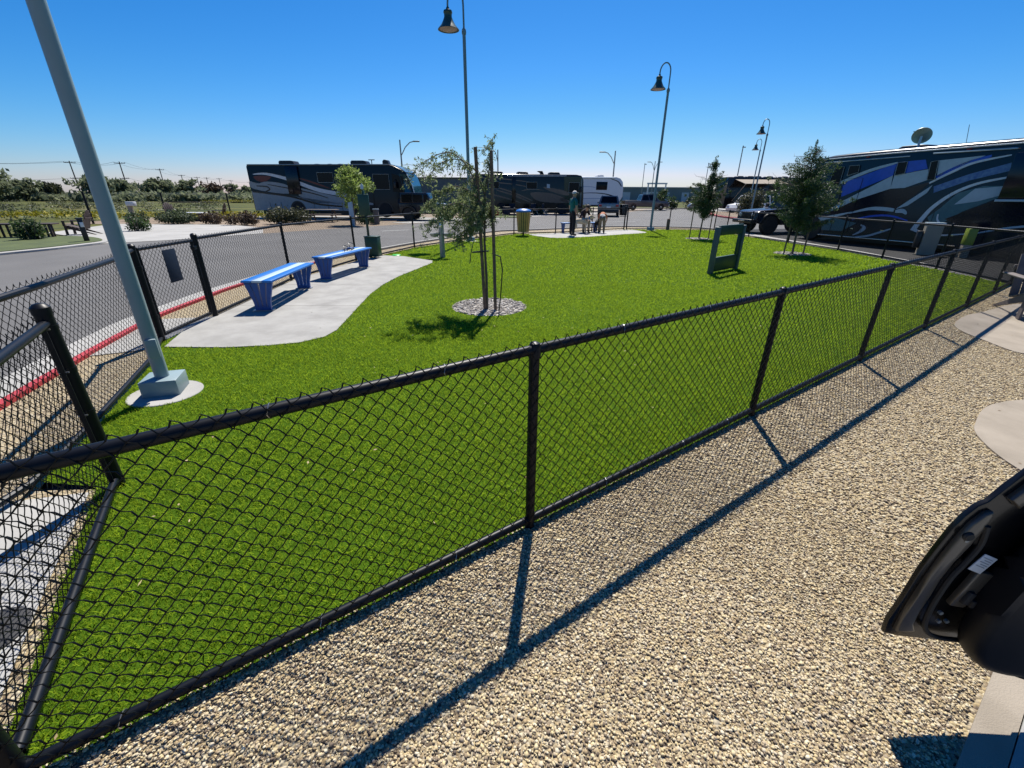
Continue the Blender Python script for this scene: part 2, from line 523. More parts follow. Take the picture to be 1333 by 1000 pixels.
T_CL, T_CR = -1.90, 12.27
CL = fp(T_CL)
CRN = fp(T_CR)
GP = (-2.35, 2.092)
A_ = (-4.128, 4.813)
B_ = (-4.24, 5.971)
C_ = (-4.47, 8.74)
D_ = (-4.135, 11.645)
E_ = (-3.28, 14.88)
F_ = (-1.88, 17.62)
G_ = (0.046, 20.644)
H_ = (2.008, 21.368)
H2 = (3.95, 22.75)
GT = (5.88, 24.07)
GT2 = (6.02, 24.12)
I_ = (8.313, 24.28)
J_ = (10.58, 23.9)
K_ = (10.42, 19.96)
L_ = (10.84, 14.88)
M_ = (10.5, 11.6)
LFENCE = [(-3.71, 4.11), (-3.13, 2.84), (-2.80, 2.04), (-2.74, 1.0), (-2.9, -1.0)]

# terrain: one sheet to the horizon
mb = MB()
rings = [0.0, 12, 20, 30, 45, 70, 110, 180, 300, 600, 1500, 4500]
vs, fs = [], []
NS = 48
for i, r in enumerate(rings):
    for k in range(NS):
        a = 2 * math.pi * k / NS
        z = -0.5 if r <= 12 else -0.07
        vs.append((r * math.cos(a), r * math.sin(a) + 4, z))
for i in range(len(rings) - 1):
    for k in range(NS):
        k2 = (k + 1) % NS
        if i == 0:
            fs.append((k, NS + k, NS + k2))
        else:
            fs.append((i * NS + k, (i + 1) * NS + k, (i + 1) * NS + k2, i * NS + k2))
mb.add(vs, fs)
structure('field', mb, M['field'], 'wild yellow green field running out to the horizon')

# asphalt road sheet (everything beyond the near fence line that is not something else)
road_poly = [fp(-14), fp(70), (62, 75), (24, 75), (12.9, 52.8), (0.4, 38.35), (-1.8, 36.0), (-5.5, 30.2), (-8.5, 25.6), (-10, 23.3), (-11.5, 20.65), (-13.4, 17.2), (-14.5, 16.0), (-14.8, 14.1), (-14.9, 12.7), (-17, 4), (-24, -8)]
structure('road', MB().sheet(road_poly, -0.045), M['asphalt'], 'worn grey asphalt road curving round the dog park')

dirt_poly = [(-27, 27), (-22.6, 26.7), (-13.4, 24.2), (-11.5, 20.75), (-10, 23.4), (-8.5, 25.7), (-5.5, 30.3), (-1.8, 36.1), (0.4, 38.45), (12.9, 52.9), (30, 74), (0, 62), (-12, 46), (-28, 44)]
structure('dirt_lot', MB().sheet(dirt_poly, -0.05), M['dirt'], 'dry tan dirt between the parked motorhomes across the road')
pad_poly = [(-21.0, 20.3), (-23.5, 26.8), (-16.5, 26.6), (-13.4, 24.3), (-11.45, 20.7), (-13.35, 17.25), (-14.5, 16.0), (-15.0, 15.3), (-17.7, 18.3)]
structure('concrete_drive', MB().sheet(pad_poly, -0.034), M['conc_white'], 'white concrete drive across the road on the left')
isl = smooth_poly([(-15.0, 13.2), (-14.85, 14.9), (-15.2, 16.6), (-17.6, 18.1), (-20, 17), (-21, 12), (-16, 9)], 5)
mb = MB().prism(isl, -0.045, 0.03)
structure('grass_island', mb, M['grass'], 'small green lawn island beside the road on the left')
ik = [(p[0] * 0.993 + 0.22, p[1] * 0.993 - 0.05) for p in isl]
structure('island_kerb', MB().prism(ik, -0.04, 0.012), M['conc_white'], 'pale kerb round the small lawn island')
# road-side slab strips and pads at the motorhome sites
structure('site_pad', MB().sheet([(-21.5, 33.5), (-2.5, 32.2), (-0.8, 36.2), (-21, 39.5)], -0.038), M['conc'], 'concrete pad under the motorhome on the left')
structure('concrete_apron', MB().sheet([(-6.6, 28.9), (-3.4, 33.7), (0.2, 38.0), (12.8, 52.6), (11.2, 53.6), (-1.4, 39.3), (-4.6, 34.6), (-8.0, 29.8)], -0.0335), M['conc_white'], 'pale concrete apron along the far side of the road')
structure('site_lane', MB().sheet([(-0.9, 40.2), (11.4, 53.9), (14, 60), (30, 76), (13, 76), (-2.5, 46)], -0.0415), M['conc_tan'], 'pale tan lane in front of the parked vehicles')
isl2 = smooth_poly([(-3.2, 37.3), (0.3, 37.7), (1.6, 40.2), (-1.2, 40.6)], 5)
structure('grass_strip', MB().prism(isl2, -0.04, 0.0), M['grass'], 'low green strip of lawn across the road behind the litter bin')
structure('visitor_lot', MB().sheet([(19.2, 37.4), (23, 52), (30, 72), (80, 130), (150, 130), (80, 40), (45, 30), (27, 29)], -0.040), M['conc_white'], 'bright concrete lot at the far right')
# red kerb island on the far right
ri = smooth_poly([(18.7, 36.5), (18.8, 41.0), (20.6, 47.5), (23.2, 53.5), (26, 52), (26, 44), (25, 36), (21, 33.8)], 5)
structure('planting_island', MB().prism(ri, -0.045, 0.09), M['dirt'], 'planted island with shrub at the far right')
rk = [(p[0] - 0.28 * (1 if p[0] < 22.5 else -1), p[1]) for p in ri]
tag(MB().prism(rk, -0.05, 0.07).build('red_kerb', M['kerb_red'], smooth=0), 'red painted kerb round the far planted island', kind='structure')

# motorhome pad on the right, outside the right hand fence
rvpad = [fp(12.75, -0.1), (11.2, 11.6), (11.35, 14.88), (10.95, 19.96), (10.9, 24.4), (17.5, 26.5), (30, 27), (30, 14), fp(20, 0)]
structure('motorhome_pad', MB().sheet(rvpad, -0.02), M['asphalt_shade'], 'dark asphalt pad under the blue motorhome')  # ground shade is put into the pad's colour
structure('pad_edging', MB().prism([(10.95, 11.9), (11.12, 14.88), (10.72, 19.96), (10.9, 23.9), (11.9, 23.9), (11.5, 19.96), (11.5, 14.88), (11.2, 11.9)], -0.03, -0.008), M['conc_white'], 'pale concrete edging between the right fence and the motorhome')

# kerb along the road beside the left fence: red paint, pale gutter
kerb = [(-3.60, -1.2), (-3.78, 0.8), (-3.95, 2.4), (-4.32, 3.62), (-4.58, 4.4), (-4.86, 5.36), (-5.02, 6.0), (-5.12, 7.0), (-5.2, 8.3), (-5.0, 11.5), (-4.16, 14.35), (-3.12, 17.2), (-0.95, 21.9), (1.2, 23.3), (5.4, 26.0), (8.3, 26.2), (10.4, 25.6), (10.9, 24.6)]
ks = smooth_poly(kerb, 5, closed=False)
def offs(line, d):
    out = []
    for i, p in enumerate(line):
        a, b = Vector(line[max(i - 1, 0)]), Vector(line[min(i + 1, len(line) - 1)])
        t = (b - a).normalized()
        out.append((p[0] - t.y * d, p[1] + t.x * d))
    return out
def strip(la, lb, z0, z1):
    """solid strip between two lines"""
    m = MB()
    n = len(la)
    vs = []
    for a, b in zip(la, lb):
        vs += [(a[0], a[1], z0), (a[0], a[1], z1), (b[0], b[1], z1), (b[0], b[1], z0)]
    fs = []
    for i in range(n - 1):
        for k in range(4):
            k2 = (k + 1) % 4
            fs.append((i * 4 + k, i * 4 + k2, (i + 1) * 4 + k2, (i + 1) * 4 + k))
    fs += [(0, 1, 2, 3), tuple((n - 1) * 4 + k for k in (3, 2, 1, 0))]
    return m.add(vs, fs)
nk = 5 * 9
structure('kerb', strip(ks[:nk + 1], offs(ks, 0.075)[:nk + 1], -0.06, 0.03), M['kerb_red'], 'red painted kerb beside the road behind the benches')
structure('kerb_end', strip(ks[nk + 1:], offs(ks, 0.13)[nk + 1:], -0.06, 0.05), M['conc_white'], 'plain concrete kerb at the far side of the dog park')
structure('gutter', strip(offs(ks, 0.080), offs(ks, 0.50), -0.05, -0.030), M['conc_white'], 'pale concrete gutter along the kerb')

# worn road paint
mb = MB()
for a, b, w in (((-6.6, 22.6), (-5.4, 23.6), 0.16), ((-4.6, 24.4), (-3.2, 25.2), 0.14), ((6.6, 32.5), (8.9, 33.2), 0.12)):
    a, b = Vector(a), Vector(b)
    q = (b - a).normalized()
    q = Vector((-q.y, q.x)) * w
    mb.add([(*(a + q), -0.041), (*(b + q), -0.041), (*(b - q), -0.041), (*(a - q), -0.041)], [(0, 1, 2, 3)])
tag(mb.build('road_marking', M['road_paint'], smooth=0), 'faded pale paint marks on the asphalt road', kind='structure')
# verge of gravel between the kerb and the fence
fl = [LFENCE[4], LFENCE[3], LFENCE[2], LFENCE[1], LFENCE[0], A_, B_, C_, D_, E_, F_, G_, H_, H2, GT, GT2, I_, J_, K_]
verge = ks + list(reversed(fl))
structure('verge', MB().sheet([(p[0], p[1]) for p in ks + [(11.0, 19.9)] + list(reversed(fl))], -0.012), M['gravel'], 'strip of tan gravel between the fence and the road kerb')
walk2 = [(-4.3, 4.55), (-4.62, 4.45), (-5.02, 5.95), (-4.35, 6.25)]
structure('gate_walk', MB().sheet([(-3.95, 4.62), (-4.62, 4.30), (-5.0, 5.80), (-4.2, 6.0)], -0.004), M['conc'], 'short concrete walk through the gate to the kerb')

# artificial turf
turf_poly = [(CL[0] - 0.07, CL[1] - 0.02), CL, CRN, M_, L_, K_, J_, I_, GT, H2, H_, G_, F_, E_, D_, C_, B_, A_, LFENCE[0], LFENCE[1], (-2.84, 2.12), (-2.47, 2.08)]
def grid_sheet(poly, z, step):
    me = MB().sheet(poly, z)
    return me
structure('turf', MB().sheet(turf_poly, 0.0), M['turf'], 'bright green artificial turf inside the dog park fence')

# curved concrete pad under the benches
pad = [(-3.95, 4.60), (-4.20, 5.30), (-4.24, 5.93), (-4.46, 8.74), (-4.13, 11.62), (-3.86, 12.45), (-3.74, 12.77), (-3.1, 12.6), (-2.14, 11.75), (-2.08, 11.35), (-2.14, 10.95), (-2.44, 9.35), (-2.52, 8.4), (-2.5, 7.5), (-2.40, 6.57), (-2.31, 5.77), (-2.26, 5.3), (-2.30, 5.02), (-2.5, 4.79), (-2.8, 4.68), (-3.25, 4.60)]
mb = MB().prism(pad, -0.05, 0.012)
structure('bench_pad', mb, M['conc'], 'light concrete pad with a wavy edge under the blue benches')
mb = MB()
def joint(m, a, b, w=0.011, z=0.0125):
    a, b = Vector(a), Vector(b)
    t = (b - a).normalized()
    n = Vector((-t.y, t.x)) * w
    m.add([(*(a + n), z), (*(b + n), z), (*(b - n), z), (*(a - n), z)], [(0, 1, 2, 3)])
M['joint'] = mat('concrete joint', (0.24, 0.23, 0.21), 0.9)
for a, b in (((-4.25, 6.6), (-2.42, 6.62)), ((-4.42, 8.3), (-2.53, 8.3)), ((-4.3, 10.0), (-2.35, 9.95)), ((-4.14, 11.5), (-2.12, 11.4))):
    joint(mb, a, b)
tag(mb.build('expansion_joint', M['joint'], smooth=0), 'thin dark joints across the bench pad', kind='structure')
padf = smooth_poly([(0.75, 20.55), (1.25, 19.3), (1.95, 18.75), (3.2, 19.4), (4.9, 20.7), (6.35, 21.75), (6.5, 22.8), (6.0, 23.95), (3.95, 22.7), (2.0, 21.33)], 4)
structure('far_pad', MB().prism(padf, -0.05, 0.010), M['conc_white'], 'pale concrete pad where the people stand by the far fence')
# concrete walk outside the entrance panel, bottom left
structure('entrance_walk', MB().sheet([(-2.46, 2.02), (-2.95, 1.90), (-3.2, 1.2), (-3.2, -1.2), (-1.3, -1.2), (-1.3, 0.2), (-1.66, 0.76), (-2.06, 1.37)], 0.006), M['conc_white'], 'bright concrete walk outside the entrance panel')
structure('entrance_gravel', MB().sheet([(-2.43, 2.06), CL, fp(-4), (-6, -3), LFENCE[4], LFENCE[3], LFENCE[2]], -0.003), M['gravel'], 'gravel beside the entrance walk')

# near gravel, a grid that falls towards the camera
mb = MB()
ts = np.linspace(-9, 12.7, 44)
ds = np.linspace(0.0, 1.62, 7)
vs = []
for t in ts:
    for d in ds:
        x, y = fp(t, d)
        vs.append((x, y, gz(x, y)))
nd = len(ds)
fs = [(i * nd + k, (i + 1) * nd + k, (i + 1) * nd + k + 1, i * nd + k + 1) for i in range(len(ts) - 1) for k in range(nd - 1)]
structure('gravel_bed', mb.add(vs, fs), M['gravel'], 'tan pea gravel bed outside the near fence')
# concrete strip and slab by the truck
mb = MB()
for d0, d1, mi in ((1.60, 1.70, 0), (1.704, 6.0, 1)):
    for t0, t1 in ((-9, 0.355), (0.363, 1.9), (1.908, 5.5), (5.508, 12.7), (12.704, 30)):
        q = [fp(t0, d0), fp(t1, d0), fp(t1, d1), fp(t0, d1)]
        z0 = -0.08 * d0 + 0.006
        z1 = -0.08 * min(d1, 3) + 0.006
        mb.add([(*q[0], z0), (*q[1], z0), (*q[2], z1), (*q[3], z1), (*q[0], z0 - .12), (*q[1], z0 - .12), (*q[2], z1 - .12), (*q[3], z1 - .12)],
               [(0, 1, 2, 3), (0, 1, 5, 4), (1, 2, 6, 5), (2, 3, 7, 6), (3, 0, 4, 7)], mi)
tag(mb.build('parking_slab', [M['conc_tan'], M['conc_white']], smooth=0), 'concrete parking slab with tan edge under the truck door', kind='structure')
# end kerb of the gravel at the right corner
structure('gravel_edge', strip([fp(12.72, 0.0), fp(12.72, 4)], [fp(12.84, 0.0), fp(12.84, 4)], -0.1, 0.01), M['conc_tan'], 'concrete edging where the gravel ends by the motorhome pad')
# tan stepping pads in the gravel
def gdisc(name, pts, label, h=0.012):
    pl = smooth_poly(pts, 6)
    n = len(pl)
    vs = [(x, y, gz(x, y) + h) for x, y in pl] + [(x, y, gz(x, y) - 0.05) for x, y in pl]
    fs = [tuple(range(n))] + [(i, (i + 1) % n, n + (i + 1) % n, n + i) for i in range(n)]
    structure(name, MB().add(vs, fs), M['conc_tan'], label)
gdisc('stepping_pad', [(3.79, 3.08), (4.27, 3.42), (4.9, 3.55), (5.3, 3.2), (5.0, 2.6), (4.2, 2.1), (3.6, 2.15), (3.5, 2.5), (3.6, 2.85)], 'round tan concrete pad set in the gravel by the truck door')
gdisc('chair_pad', [(5.98, 5.15), (6.1, 5.72), (6.73, 6.25), (7.3, 6.55), (8.6, 7.2), (9.4, 7.0), (8.9, 6.2), (7.6, 5.6), (6.99, 5.2), (6.1, 4.78)], 'elongated tan concrete pad under the slatted chair')

# ------------------------------------------------------------------ loose pebbles and grass blades
rng = np.random.default_rng(5)
def ico():
    bm = bmesh.new()
    bmesh.ops.create_icosphere(bm, subdivisions=1, radius=1)
    v = np.array([x.co[:] for x in bm.verts])
    bm.verts.index_update()
    f = np.array([[q.index for q in p.verts] for p in bm.faces])
    bm.free()
    return v, f
ICO_V, ICO_F = ico()
OCT_V = np.array([(1, 0, 0), (-1, 0, 0), (0, 1, 0), (0, -1, 0), (0, 0, 1), (0, 0, -1)], float)
OCT_F = np.array([(0, 2, 4), (2, 1, 4), (1, 3, 4), (3, 0, 4), (2, 0, 5), (1, 2, 5), (3, 1, 5), (0, 3, 5)])
def stones(name, P, S, m, flat=0.6, parent=None, simple=False):
    n = len(P)
    v, fi = (OCT_V, OCT_F) if simple else (ICO_V, ICO_F)
    ax = rng.uniform(0.62, 1.38, (n, 1, 3)) * np.array([1, 1, flat])
    V = v[None] * ax * (1 + rng.uniform(-0.22, 0.22, (n, len(v), 1)))
    th = rng.uniform(0, 6.28, n)
    tl = rng.normal(0, 0.35, n)
    c, s_ = np.cos(th), np.sin(th)
    ct, st = np.cos(tl), np.sin(tl)
    x, y, z = V[..., 0], V[..., 1], V[..., 2]
    y, z = y * ct[:, None] - z * st[:, None], y * st[:, None] + z * ct[:, None]
    x, y = x * c[:, None] - y * s_[:, None], x * s_[:, None] + y * c[:, None]
    V = np.stack([x, y, z], -1) * S[:, None, None] + P[:, None, :]
    Fc = fi[None] + (np.arange(n) * len(v))[:, None, None]
    return np_mesh(name, V.reshape(-1, 3), Fc.reshape(-1, 3), m, parent, smooth=True)

def gravel_points(t0, t1, d0, d1, dens, keep):
    n = int((t1 - t0) * (d1 - d0) * dens)
    t = rng.uniform(t0, t1, n)
    d = rng.uniform(d0, d1, n)
    x = P1.x + FD.x * t + FN.x * d
    y = P1.y + FD.y * t + FN.y * d
    r = np.hypot(x, y)
    k = keep(r) & (y > 0.58) & (np.abs(x) < y * 1.9 + 0.5)
    for q in ([(3.79, 3.08), (4.27, 3.42), (4.9, 3.55), (5.3, 3.2), (5.0, 2.6), (4.2, 2.1), (3.6, 2.15), (3.5, 2.5), (3.6, 2.85)],
              [(5.98, 5.15), (6.1, 5.72), (6.73, 6.25), (7.3, 6.55), (8.6, 7.2), (9.4, 7.0), (8.9, 6.2), (7.6, 5.6), (6.99, 5.2), (6.1, 4.78)]):
        k &= ~in_poly(x, y, q)
    x, y, d = x[k], y[k], d[k]
    z = -0.08 * d - 0.004
    return np.stack([x, y, z], -1)
pa = gravel_points(-1.95, 5.0, -0.03, 1.585, 17500, lambda r: r < 2.7)
pb = gravel_points(-1.0, 12.6, 0.0, 1.585, 5600, lambda r: (r >= 2.7) & (r < 13))
PP = np.concatenate([pa, pb])
SS = np.concatenate([0.0029 + 0.0046 * rng.uniform(0, 1, len(pa)) ** 1.6, 0.0050 + 0.0046 * rng.uniform(0, 1, len(pb)) ** 1.5])
PP[:, 2] += rng.uniform(-0.002, 0.0052, len(PP))
print('pebbles', len(PP))
nearest = np.argsort(np.hypot(PP[:, 0], PP[:, 1]))
PP, SS = PP[nearest], SS[nearest]
na = 42000
g_ = stones('gravel', PP[:na], SS[:na], M['pebble'])
tag(g_, 'loose tan and grey pea gravel in front of the near fence', 'gravel', kind='stuff')
g_ = stones('gravel', PP[na:], SS[na:] * 1.15, M['pebble'], simple=True)
tag(g_, 'loose tan pea gravel farther along the near fence towards the motorhome', 'gravel', kind='stuff')

def blades(regions):
    Vs = []
    for r0, r1, dens, w, h in regions:
        x0, x1, y0, y1 = -5, 11.2, 0.5, min(r1, 25)
        n = int((x1 - x0) * (y1 - y0) * dens)
        x = rng.uniform(x0, x1, n)
        y = rng.uniform(y0, y1, n)
        r = np.hypot(x, y)
        k = (r >= r0) & (r < r1) & in_poly(x, y, turf_poly) & ~in_poly(x, y, pad) & ~in_poly(x, y, padf)
        for cx, cy, cr in ((-3.0, 3.38, 0.27), (-0.365, 6.62, 0.57), (8.7, 13.85, 0.5), (7.74, 18.86, 0.5)):
            k &= np.hypot(x - cx, y - cy) > cr
        x, y = x[k], y[k]
        n = len(x)
        a = rng.uniform(0, 6.283, n)
        ln = rng.normal(0, 0.45, (n, 2)) * h
        hh = h * rng.uniform(0.55, 1.15, n)
        ww = w * rng.uniform(0.7, 1.3, n)
        dx, dy = np.cos(a) * ww, np.sin(a) * ww
        z0 = np.zeros(n)
        mx, my = x + ln[:, 0] * 0.35, y + ln[:, 1] * 0.35
        v = np.stack([np.stack([x - dx, y - dy, z0], -1), np.stack([x + dx, y + dy, z0], -1),
                      np.stack([mx + dx * .8, my + dy * .8, hh * 0.6], -1), np.stack([x + ln[:, 0], y + ln[:, 1], hh], -1)], 1)
        Vs.append(v.reshape(-1, 3))
    V = np.concatenate(Vs)
    n = len(V) // 4
    Fc = (np.arange(n) * 4)[:, None] + np.array([[0, 1, 2, 3]])
    return np_mesh('turf_grass', V, Fc, M['blade'])
o = blades([(0.6, 3.2, 8200, 0.0015, 0.030), (3.2, 5.5, 6500, 0.0020, 0.028), (5.5, 9.0, 3500, 0.0034, 0.027), (9.0, 14.0, 1500, 0.0068, 0.029), (14.0, 27.0, 620, 0.013, 0.032)])
tag(o, 'short bright green artificial grass blades of the dog park', 'grass', kind='stuff')

n = 260
x, y = rng.uniform(-4.6, 10.5, n), rng.uniform(1.0, 22, n)
x2, y2 = rng.uniform(-2.2, 7, 200), rng.uniform(0.6, 6.5, 200)
x, y = np.concatenate([x, x2]), np.concatenate([y, y2])
dd = (x - P1.x) * FN.x + (y - P1.y) * FN.y
k = in_poly(x, y, turf_poly) | in_poly(x, y, pad) | ((dd > 0.03) & (dd < 1.55))
x, y, dd = x[k], y[k], dd[k]
n = len(x)
z = np.where(dd > 0, -0.08 * dd + 0.012, 0.033)
z = np.where(in_poly(x, y, pad), 0.018, z)
a = rng.uniform(0, 6.28, n)
ln, wd = rng.uniform(0.008, 0.02, n), rng.uniform(0.003, 0.007, n)
u = np.stack([np.cos(a) * ln, np.sin(a) * ln, rng.uniform(-0.004, 0.004, n)], -1)
w = np.stack([-np.sin(a) * wd, np.cos(a) * wd, rng.uniform(-0.003, 0.003, n)], -1)
P = np.stack([x, y, z], -1)
V = np.stack([P - u, P + w, P + u, P - w], 1).reshape(-1, 3)
o = np_mesh('leaf_litter', V, (np.arange(n) * 4)[:, None] + np.array([[0, 1, 2, 3]]), M['dry_leaf'])
tag(o, 'tiny dry leaves scattered over the turf, pad and gravel', 'leaf litter', kind='stuff')

# ------------------------------------------------------------------ chain link fences
MW = 0.066                                # mesh diamond across its width
def chain(name, parent, a, b, z0, z1, r=0.0021, n=4, off=0.0, fine=True, mw=MW):
    a, b = np.array(a, float), np.array(b, float)
    d = b - a
    Lh = np.hypot(*d)
    d /= Lh
    nrm = np.array([d[1], -d[0]])
    nw = max(2, int(round(Lh / (mw / 2))))
    sx = Lh / nw
    nz = max(2, int(round((z1 - z0) / (mw / 2))))
    sz = (z1 - z0) / nz
    k = np.arange(nw)
    if fine:
        j = np.arange(0, nz + 0.01, 0.5)
        jj = np.floor(j).astype(int)
        half = (j % 1) > 0.2
        c0 = (jj[None] + k[:, None]) & 1
        c1 = (jj[None] + 1 + k[:, None]) & 1
        frac = np.where(half[None], (c0 + c1) / 2, c0)
        side = np.where(half[None], np.where(c1 > c0, 0.0020, -0.0045), 0.0)
        amp = 1.03
    else:
        j = np.arange(0, nz + 0.01, 1.0)
        frac = ((j.astype(int)[None] + k[:, None]) & 1).astype(float)
        side = np.zeros_like(frac)
        amp = 1.0
    xs = (k[:, None] + 0.5 + (frac - 0.5) * amp) * sx
    zs = np.broadcast_to(z0 + j * sz, xs.shape)
    if fine:
        xs = xs + rng.normal(0, 0.0016, xs.shape) + 0.004 * np.sin(zs * 5.0 + k[:, None] * 0.11) + np.where(half[None] & (c1 < c0), 0.0025, 0.0)
        zs = zs + rng.normal(0, 0.0014, xs.shape) + np.where(half[None] & (c1 < c0), 0.0042, 0.0)
    if fine:                                   # the last bend hooks steeply over the rail on one side
        up = (c1 > c0)[:, -2]
        xs[up, -2] += 0.55 * (xs[up, -1] - xs[up, -2])
        zs = zs.copy()
        zs[~up, -1] += 0.003
    pts = np.stack([a[0] + d[0] * xs + nrm[0] * (off + side), a[1] + d[1] * xs + nrm[1] * (off + side), zs], -1)
    m = pts.shape[1]
    rings = []
    for q in range(n):
        th = 2 * math.pi * q / n + math.pi / n
        e = np.array([nrm[0] * math.cos(th) + d[0] * 1.35 * math.sin(th), nrm[1] * math.cos(th) + d[1] * 1.35 * math.sin(th), 0]) * r
        rings.append(pts + e)
    V = np.stack(rings, 2).reshape(-1, 3)          # wire, point, ring
    base = (np.arange(nw) * m * n)[:, None] + (np.arange(m - 1) * n)[None]
    fl_ = []
    for q in range(n):
        q2 = (q + 1) % n
        fl_.append(np.stack([base + q, base + q2, base + n + q2, base + n + q], -1).reshape(-1, 4))
    return np_mesh(name, V, np.concatenate(fl_), M['mesh'], parent, smooth=True)

def post(parent, p, h, r=0.024, n=12, zb=-0.25, name='post', loop=True):
    mb = MB()
    mb.lathe([(r, zb), (r, h)], (p[0], p[1], 0), n)
    o = mb.build(name, M['vinyl'], parent)
    c = MB()
    if loop:
        c.lathe([(r * 1.18, h - 0.035), (r * 1.2, h + 0.012), (r * 0.9, h + 0.03), (r * 0.3, h + 0.037)], (p[0], p[1], 0), n)
    else:
        c.lathe([(r * 1.1, h - 0.03), (r * 1.1, h + 0.005), (r * 0.7, h + 0.022), (r * 0.2, h + 0.027)], (p[0], p[1], 0), n)
    c.build('post_cap', M['vinyl'], o)
    return o

def rail(parent, pts, z, r=0.021, name='top_rail', n=10):
    mb = MB()
    mb.tube([(p[0], p[1], z) for p in pts], r, n)
    return mb.build(name, M['vinyl'], parent)

# near fence
nf = thing('chain_link_fence', 'long black chain link fence running along the gravel in the foreground', 'fence', (0, 0, 0))
NH = 0.985
tpost = [T_CL, 0.0, 2.23, 4.44, 6.66, 8.80, 10.75, T_CR]
for i, t in enumerate(tpost):
    end = i in (0, len(tpost) - 1)
    post(nf, fp(t), NH + (0.06 if end else 0.0), 0.036 if end else 0.024, 14, loop=not end)
rail(nf, [fp(T_CL - 0.02), fp(0.0), fp(4), fp(8), fp(T_CR)], NH, 0.0225, 'top_rail', 12)
rail(nf, [fp(T_CL), fp(0.0), fp(4), fp(8), fp(T_CR)], 0.045, 0.021, 'bottom_rail', 12)
for i in range(len(tpost) - 1):
    near = tpost[i] < 4
    chain('chain_mesh', nf, fp(tpost[i]), fp(tpost[i + 1]), 0.02, NH + 0.048, 0.0022, 5 if near else 4, 0.0255, True)
# wire ties that hold the mesh to the rails
for t in (-1.66, -1.05, -0.45, 0.55, 1.3, 1.85, 2.9, 3.6, 5.2, 6.0):
    for z, rr in ((NH, 0.0245), (0.045, 0.0235)):
        c = Vector((*fp(t), z))
        ring = []
        for q in range(13):
            th = 2 * math.pi * q / 12
            ring.append((c.x + FN.x * math.cos(th) * rr + FD.x * 0.02 * math.sin(th * .5), c.y + FN.y * math.cos(th) * rr + FD.y * 0.02 * math.sin(th * .5), z + math.sin(th) * rr))
        MB().tube(ring, 0.0017, 5).build('wire_tie', M['zinc'], nf)

# short entrance panel at the bottom left
ep = thing('fence_panel', 'short black chain link panel at the entrance running back from the near corner post', 'fence', (0, 0, 0))
post(ep, GP, 1.075, 0.036, 14, loop=False, name='gate_post')
a, b = Vector(CL), Vector(GP)
t_ = (b - a).normalized()
a2 = a + t_ * 0.05
b2 = b - t_ * 0.03
rail(ep, [a2, b2], 1.0, 0.021, 'top_rail', 12)
rail(ep, [a2, b2], 0.055, 0.021, 'bottom_rail', 12)
chain('chain_mesh', ep, a2, b2, 0.03, 1.048, 0.0020, 4, -0.024, True)
for z in (0.25, 0.5, 0.75, 0.98):
    mb = MB()
    mb.lathe([(0.039, -0.010), (0.039, 0.010)], (GP[0], GP[1], z), 14)
    mb.box((GP[0] - t_.x * 0.047, GP[1] - t_.y * 0.047, z), (0.05, 0.012, 0.02), rz=math.atan2(t_.y, t_.x))
    bn = mb.build('tension_band', M['vinyl'], ep)
    MB().tube([(GP[0] - t_.x * 0.062 - t_.y * 0.02, GP[1] - t_.y * 0.062 + t_.x * 0.02, z), (GP[0] - t_.x * 0.062 + t_.y * 0.02, GP[1] - t_.y * 0.062 - t_.x * 0.02, z)], 0.004, 6).build('bolt', M['zinc'], bn)
mb = MB().box((GP[0] - t_.x * 0.075, GP[1] - t_.y * 0.075, 0.53), (0.006, 0.02, 0.98), rz=math.atan2(t_.y, t_.x))
mb.build('tension_bar', M['vinyl'], ep)

# fence along the road, left and far side
lf = thing('chain_link_fence', 'black chain link fence beside the road, left of the gate', 'fence')
seq = [A_, LFENCE[0], LFENCE[1], LFENCE[2], LFENCE[3], LFENCE[4]]
post(lf, A_, 1.08, 0.036, 12, loop=False)
for p in (LFENCE[3],):
    post(lf, p, 1.03)
rail(lf, seq, 1.04)
rail(lf, seq, 0.05, name='bottom_rail')
for i in range(len(seq) - 1):
    chain('chain_mesh', lf, seq[i], seq[i + 1], 0.03, 1.085, 0.0020, 4, 0.022, i < 3)

# gate beside the grey lamp post
gt = thing('swing_gate', 'black chain link swing gate between two posts left of the nearest blue bench', 'gate')
ga, gb = Vector(A_), Vector(B_)
gtv = (gb - ga).normalized()
g0, g1 = ga + gtv * 0.065, gb - gtv * 0.085
for q in (g0, g1):
    MB().lathe([(0.020, 0.06), (0.020, 1.05)], (q.x, q.y, 0), 10).build('gate_upright', M['vinyl'], gt)
rail(gt, [g0, g1], 1.04, name='top_rail')
rail(gt, [g0, g1], 0.075, name='bottom_rail')
chain('chain_mesh', gt, g0, g1, 0.06, 1.08, 0.0020, 4, 0.02, False)
for z in (0.3, 0.85):
    MB().lathe([(0.042, -0.02), (0.042, 0.02)], (A_[0], A_[1], z), 12).build('hinge', M['vinyl'], gt)
mb = MB().bbox((g1.x + gtv.x * .03, g1.y + gtv.y * .03, 0.95), (0.10, 0.05, 0.05), 0.008, rz=math.atan2(gtv.y, gtv.x))
mb.build('latch', M['vinyl'], gt)
sg = thing('gate_sign', 'dark navy metal plate hanging on the swing gate', 'sign', (*(g0 + (g1 - g0) * 0.46), 0), math.atan2(gtv.y, gtv.x))
MB().bbox((0, -0.032, 0.80), (0.24, 0.006, 0.38), 0.002).build('plate', M['navy_plate'], sg)
for sx in (-0.08, 0.08):
    MB().tube([(sx, -0.03, 0.985), (sx, -0.0, 1.06)], 0.002, 5).build('hanger', M['zinc'], sg)

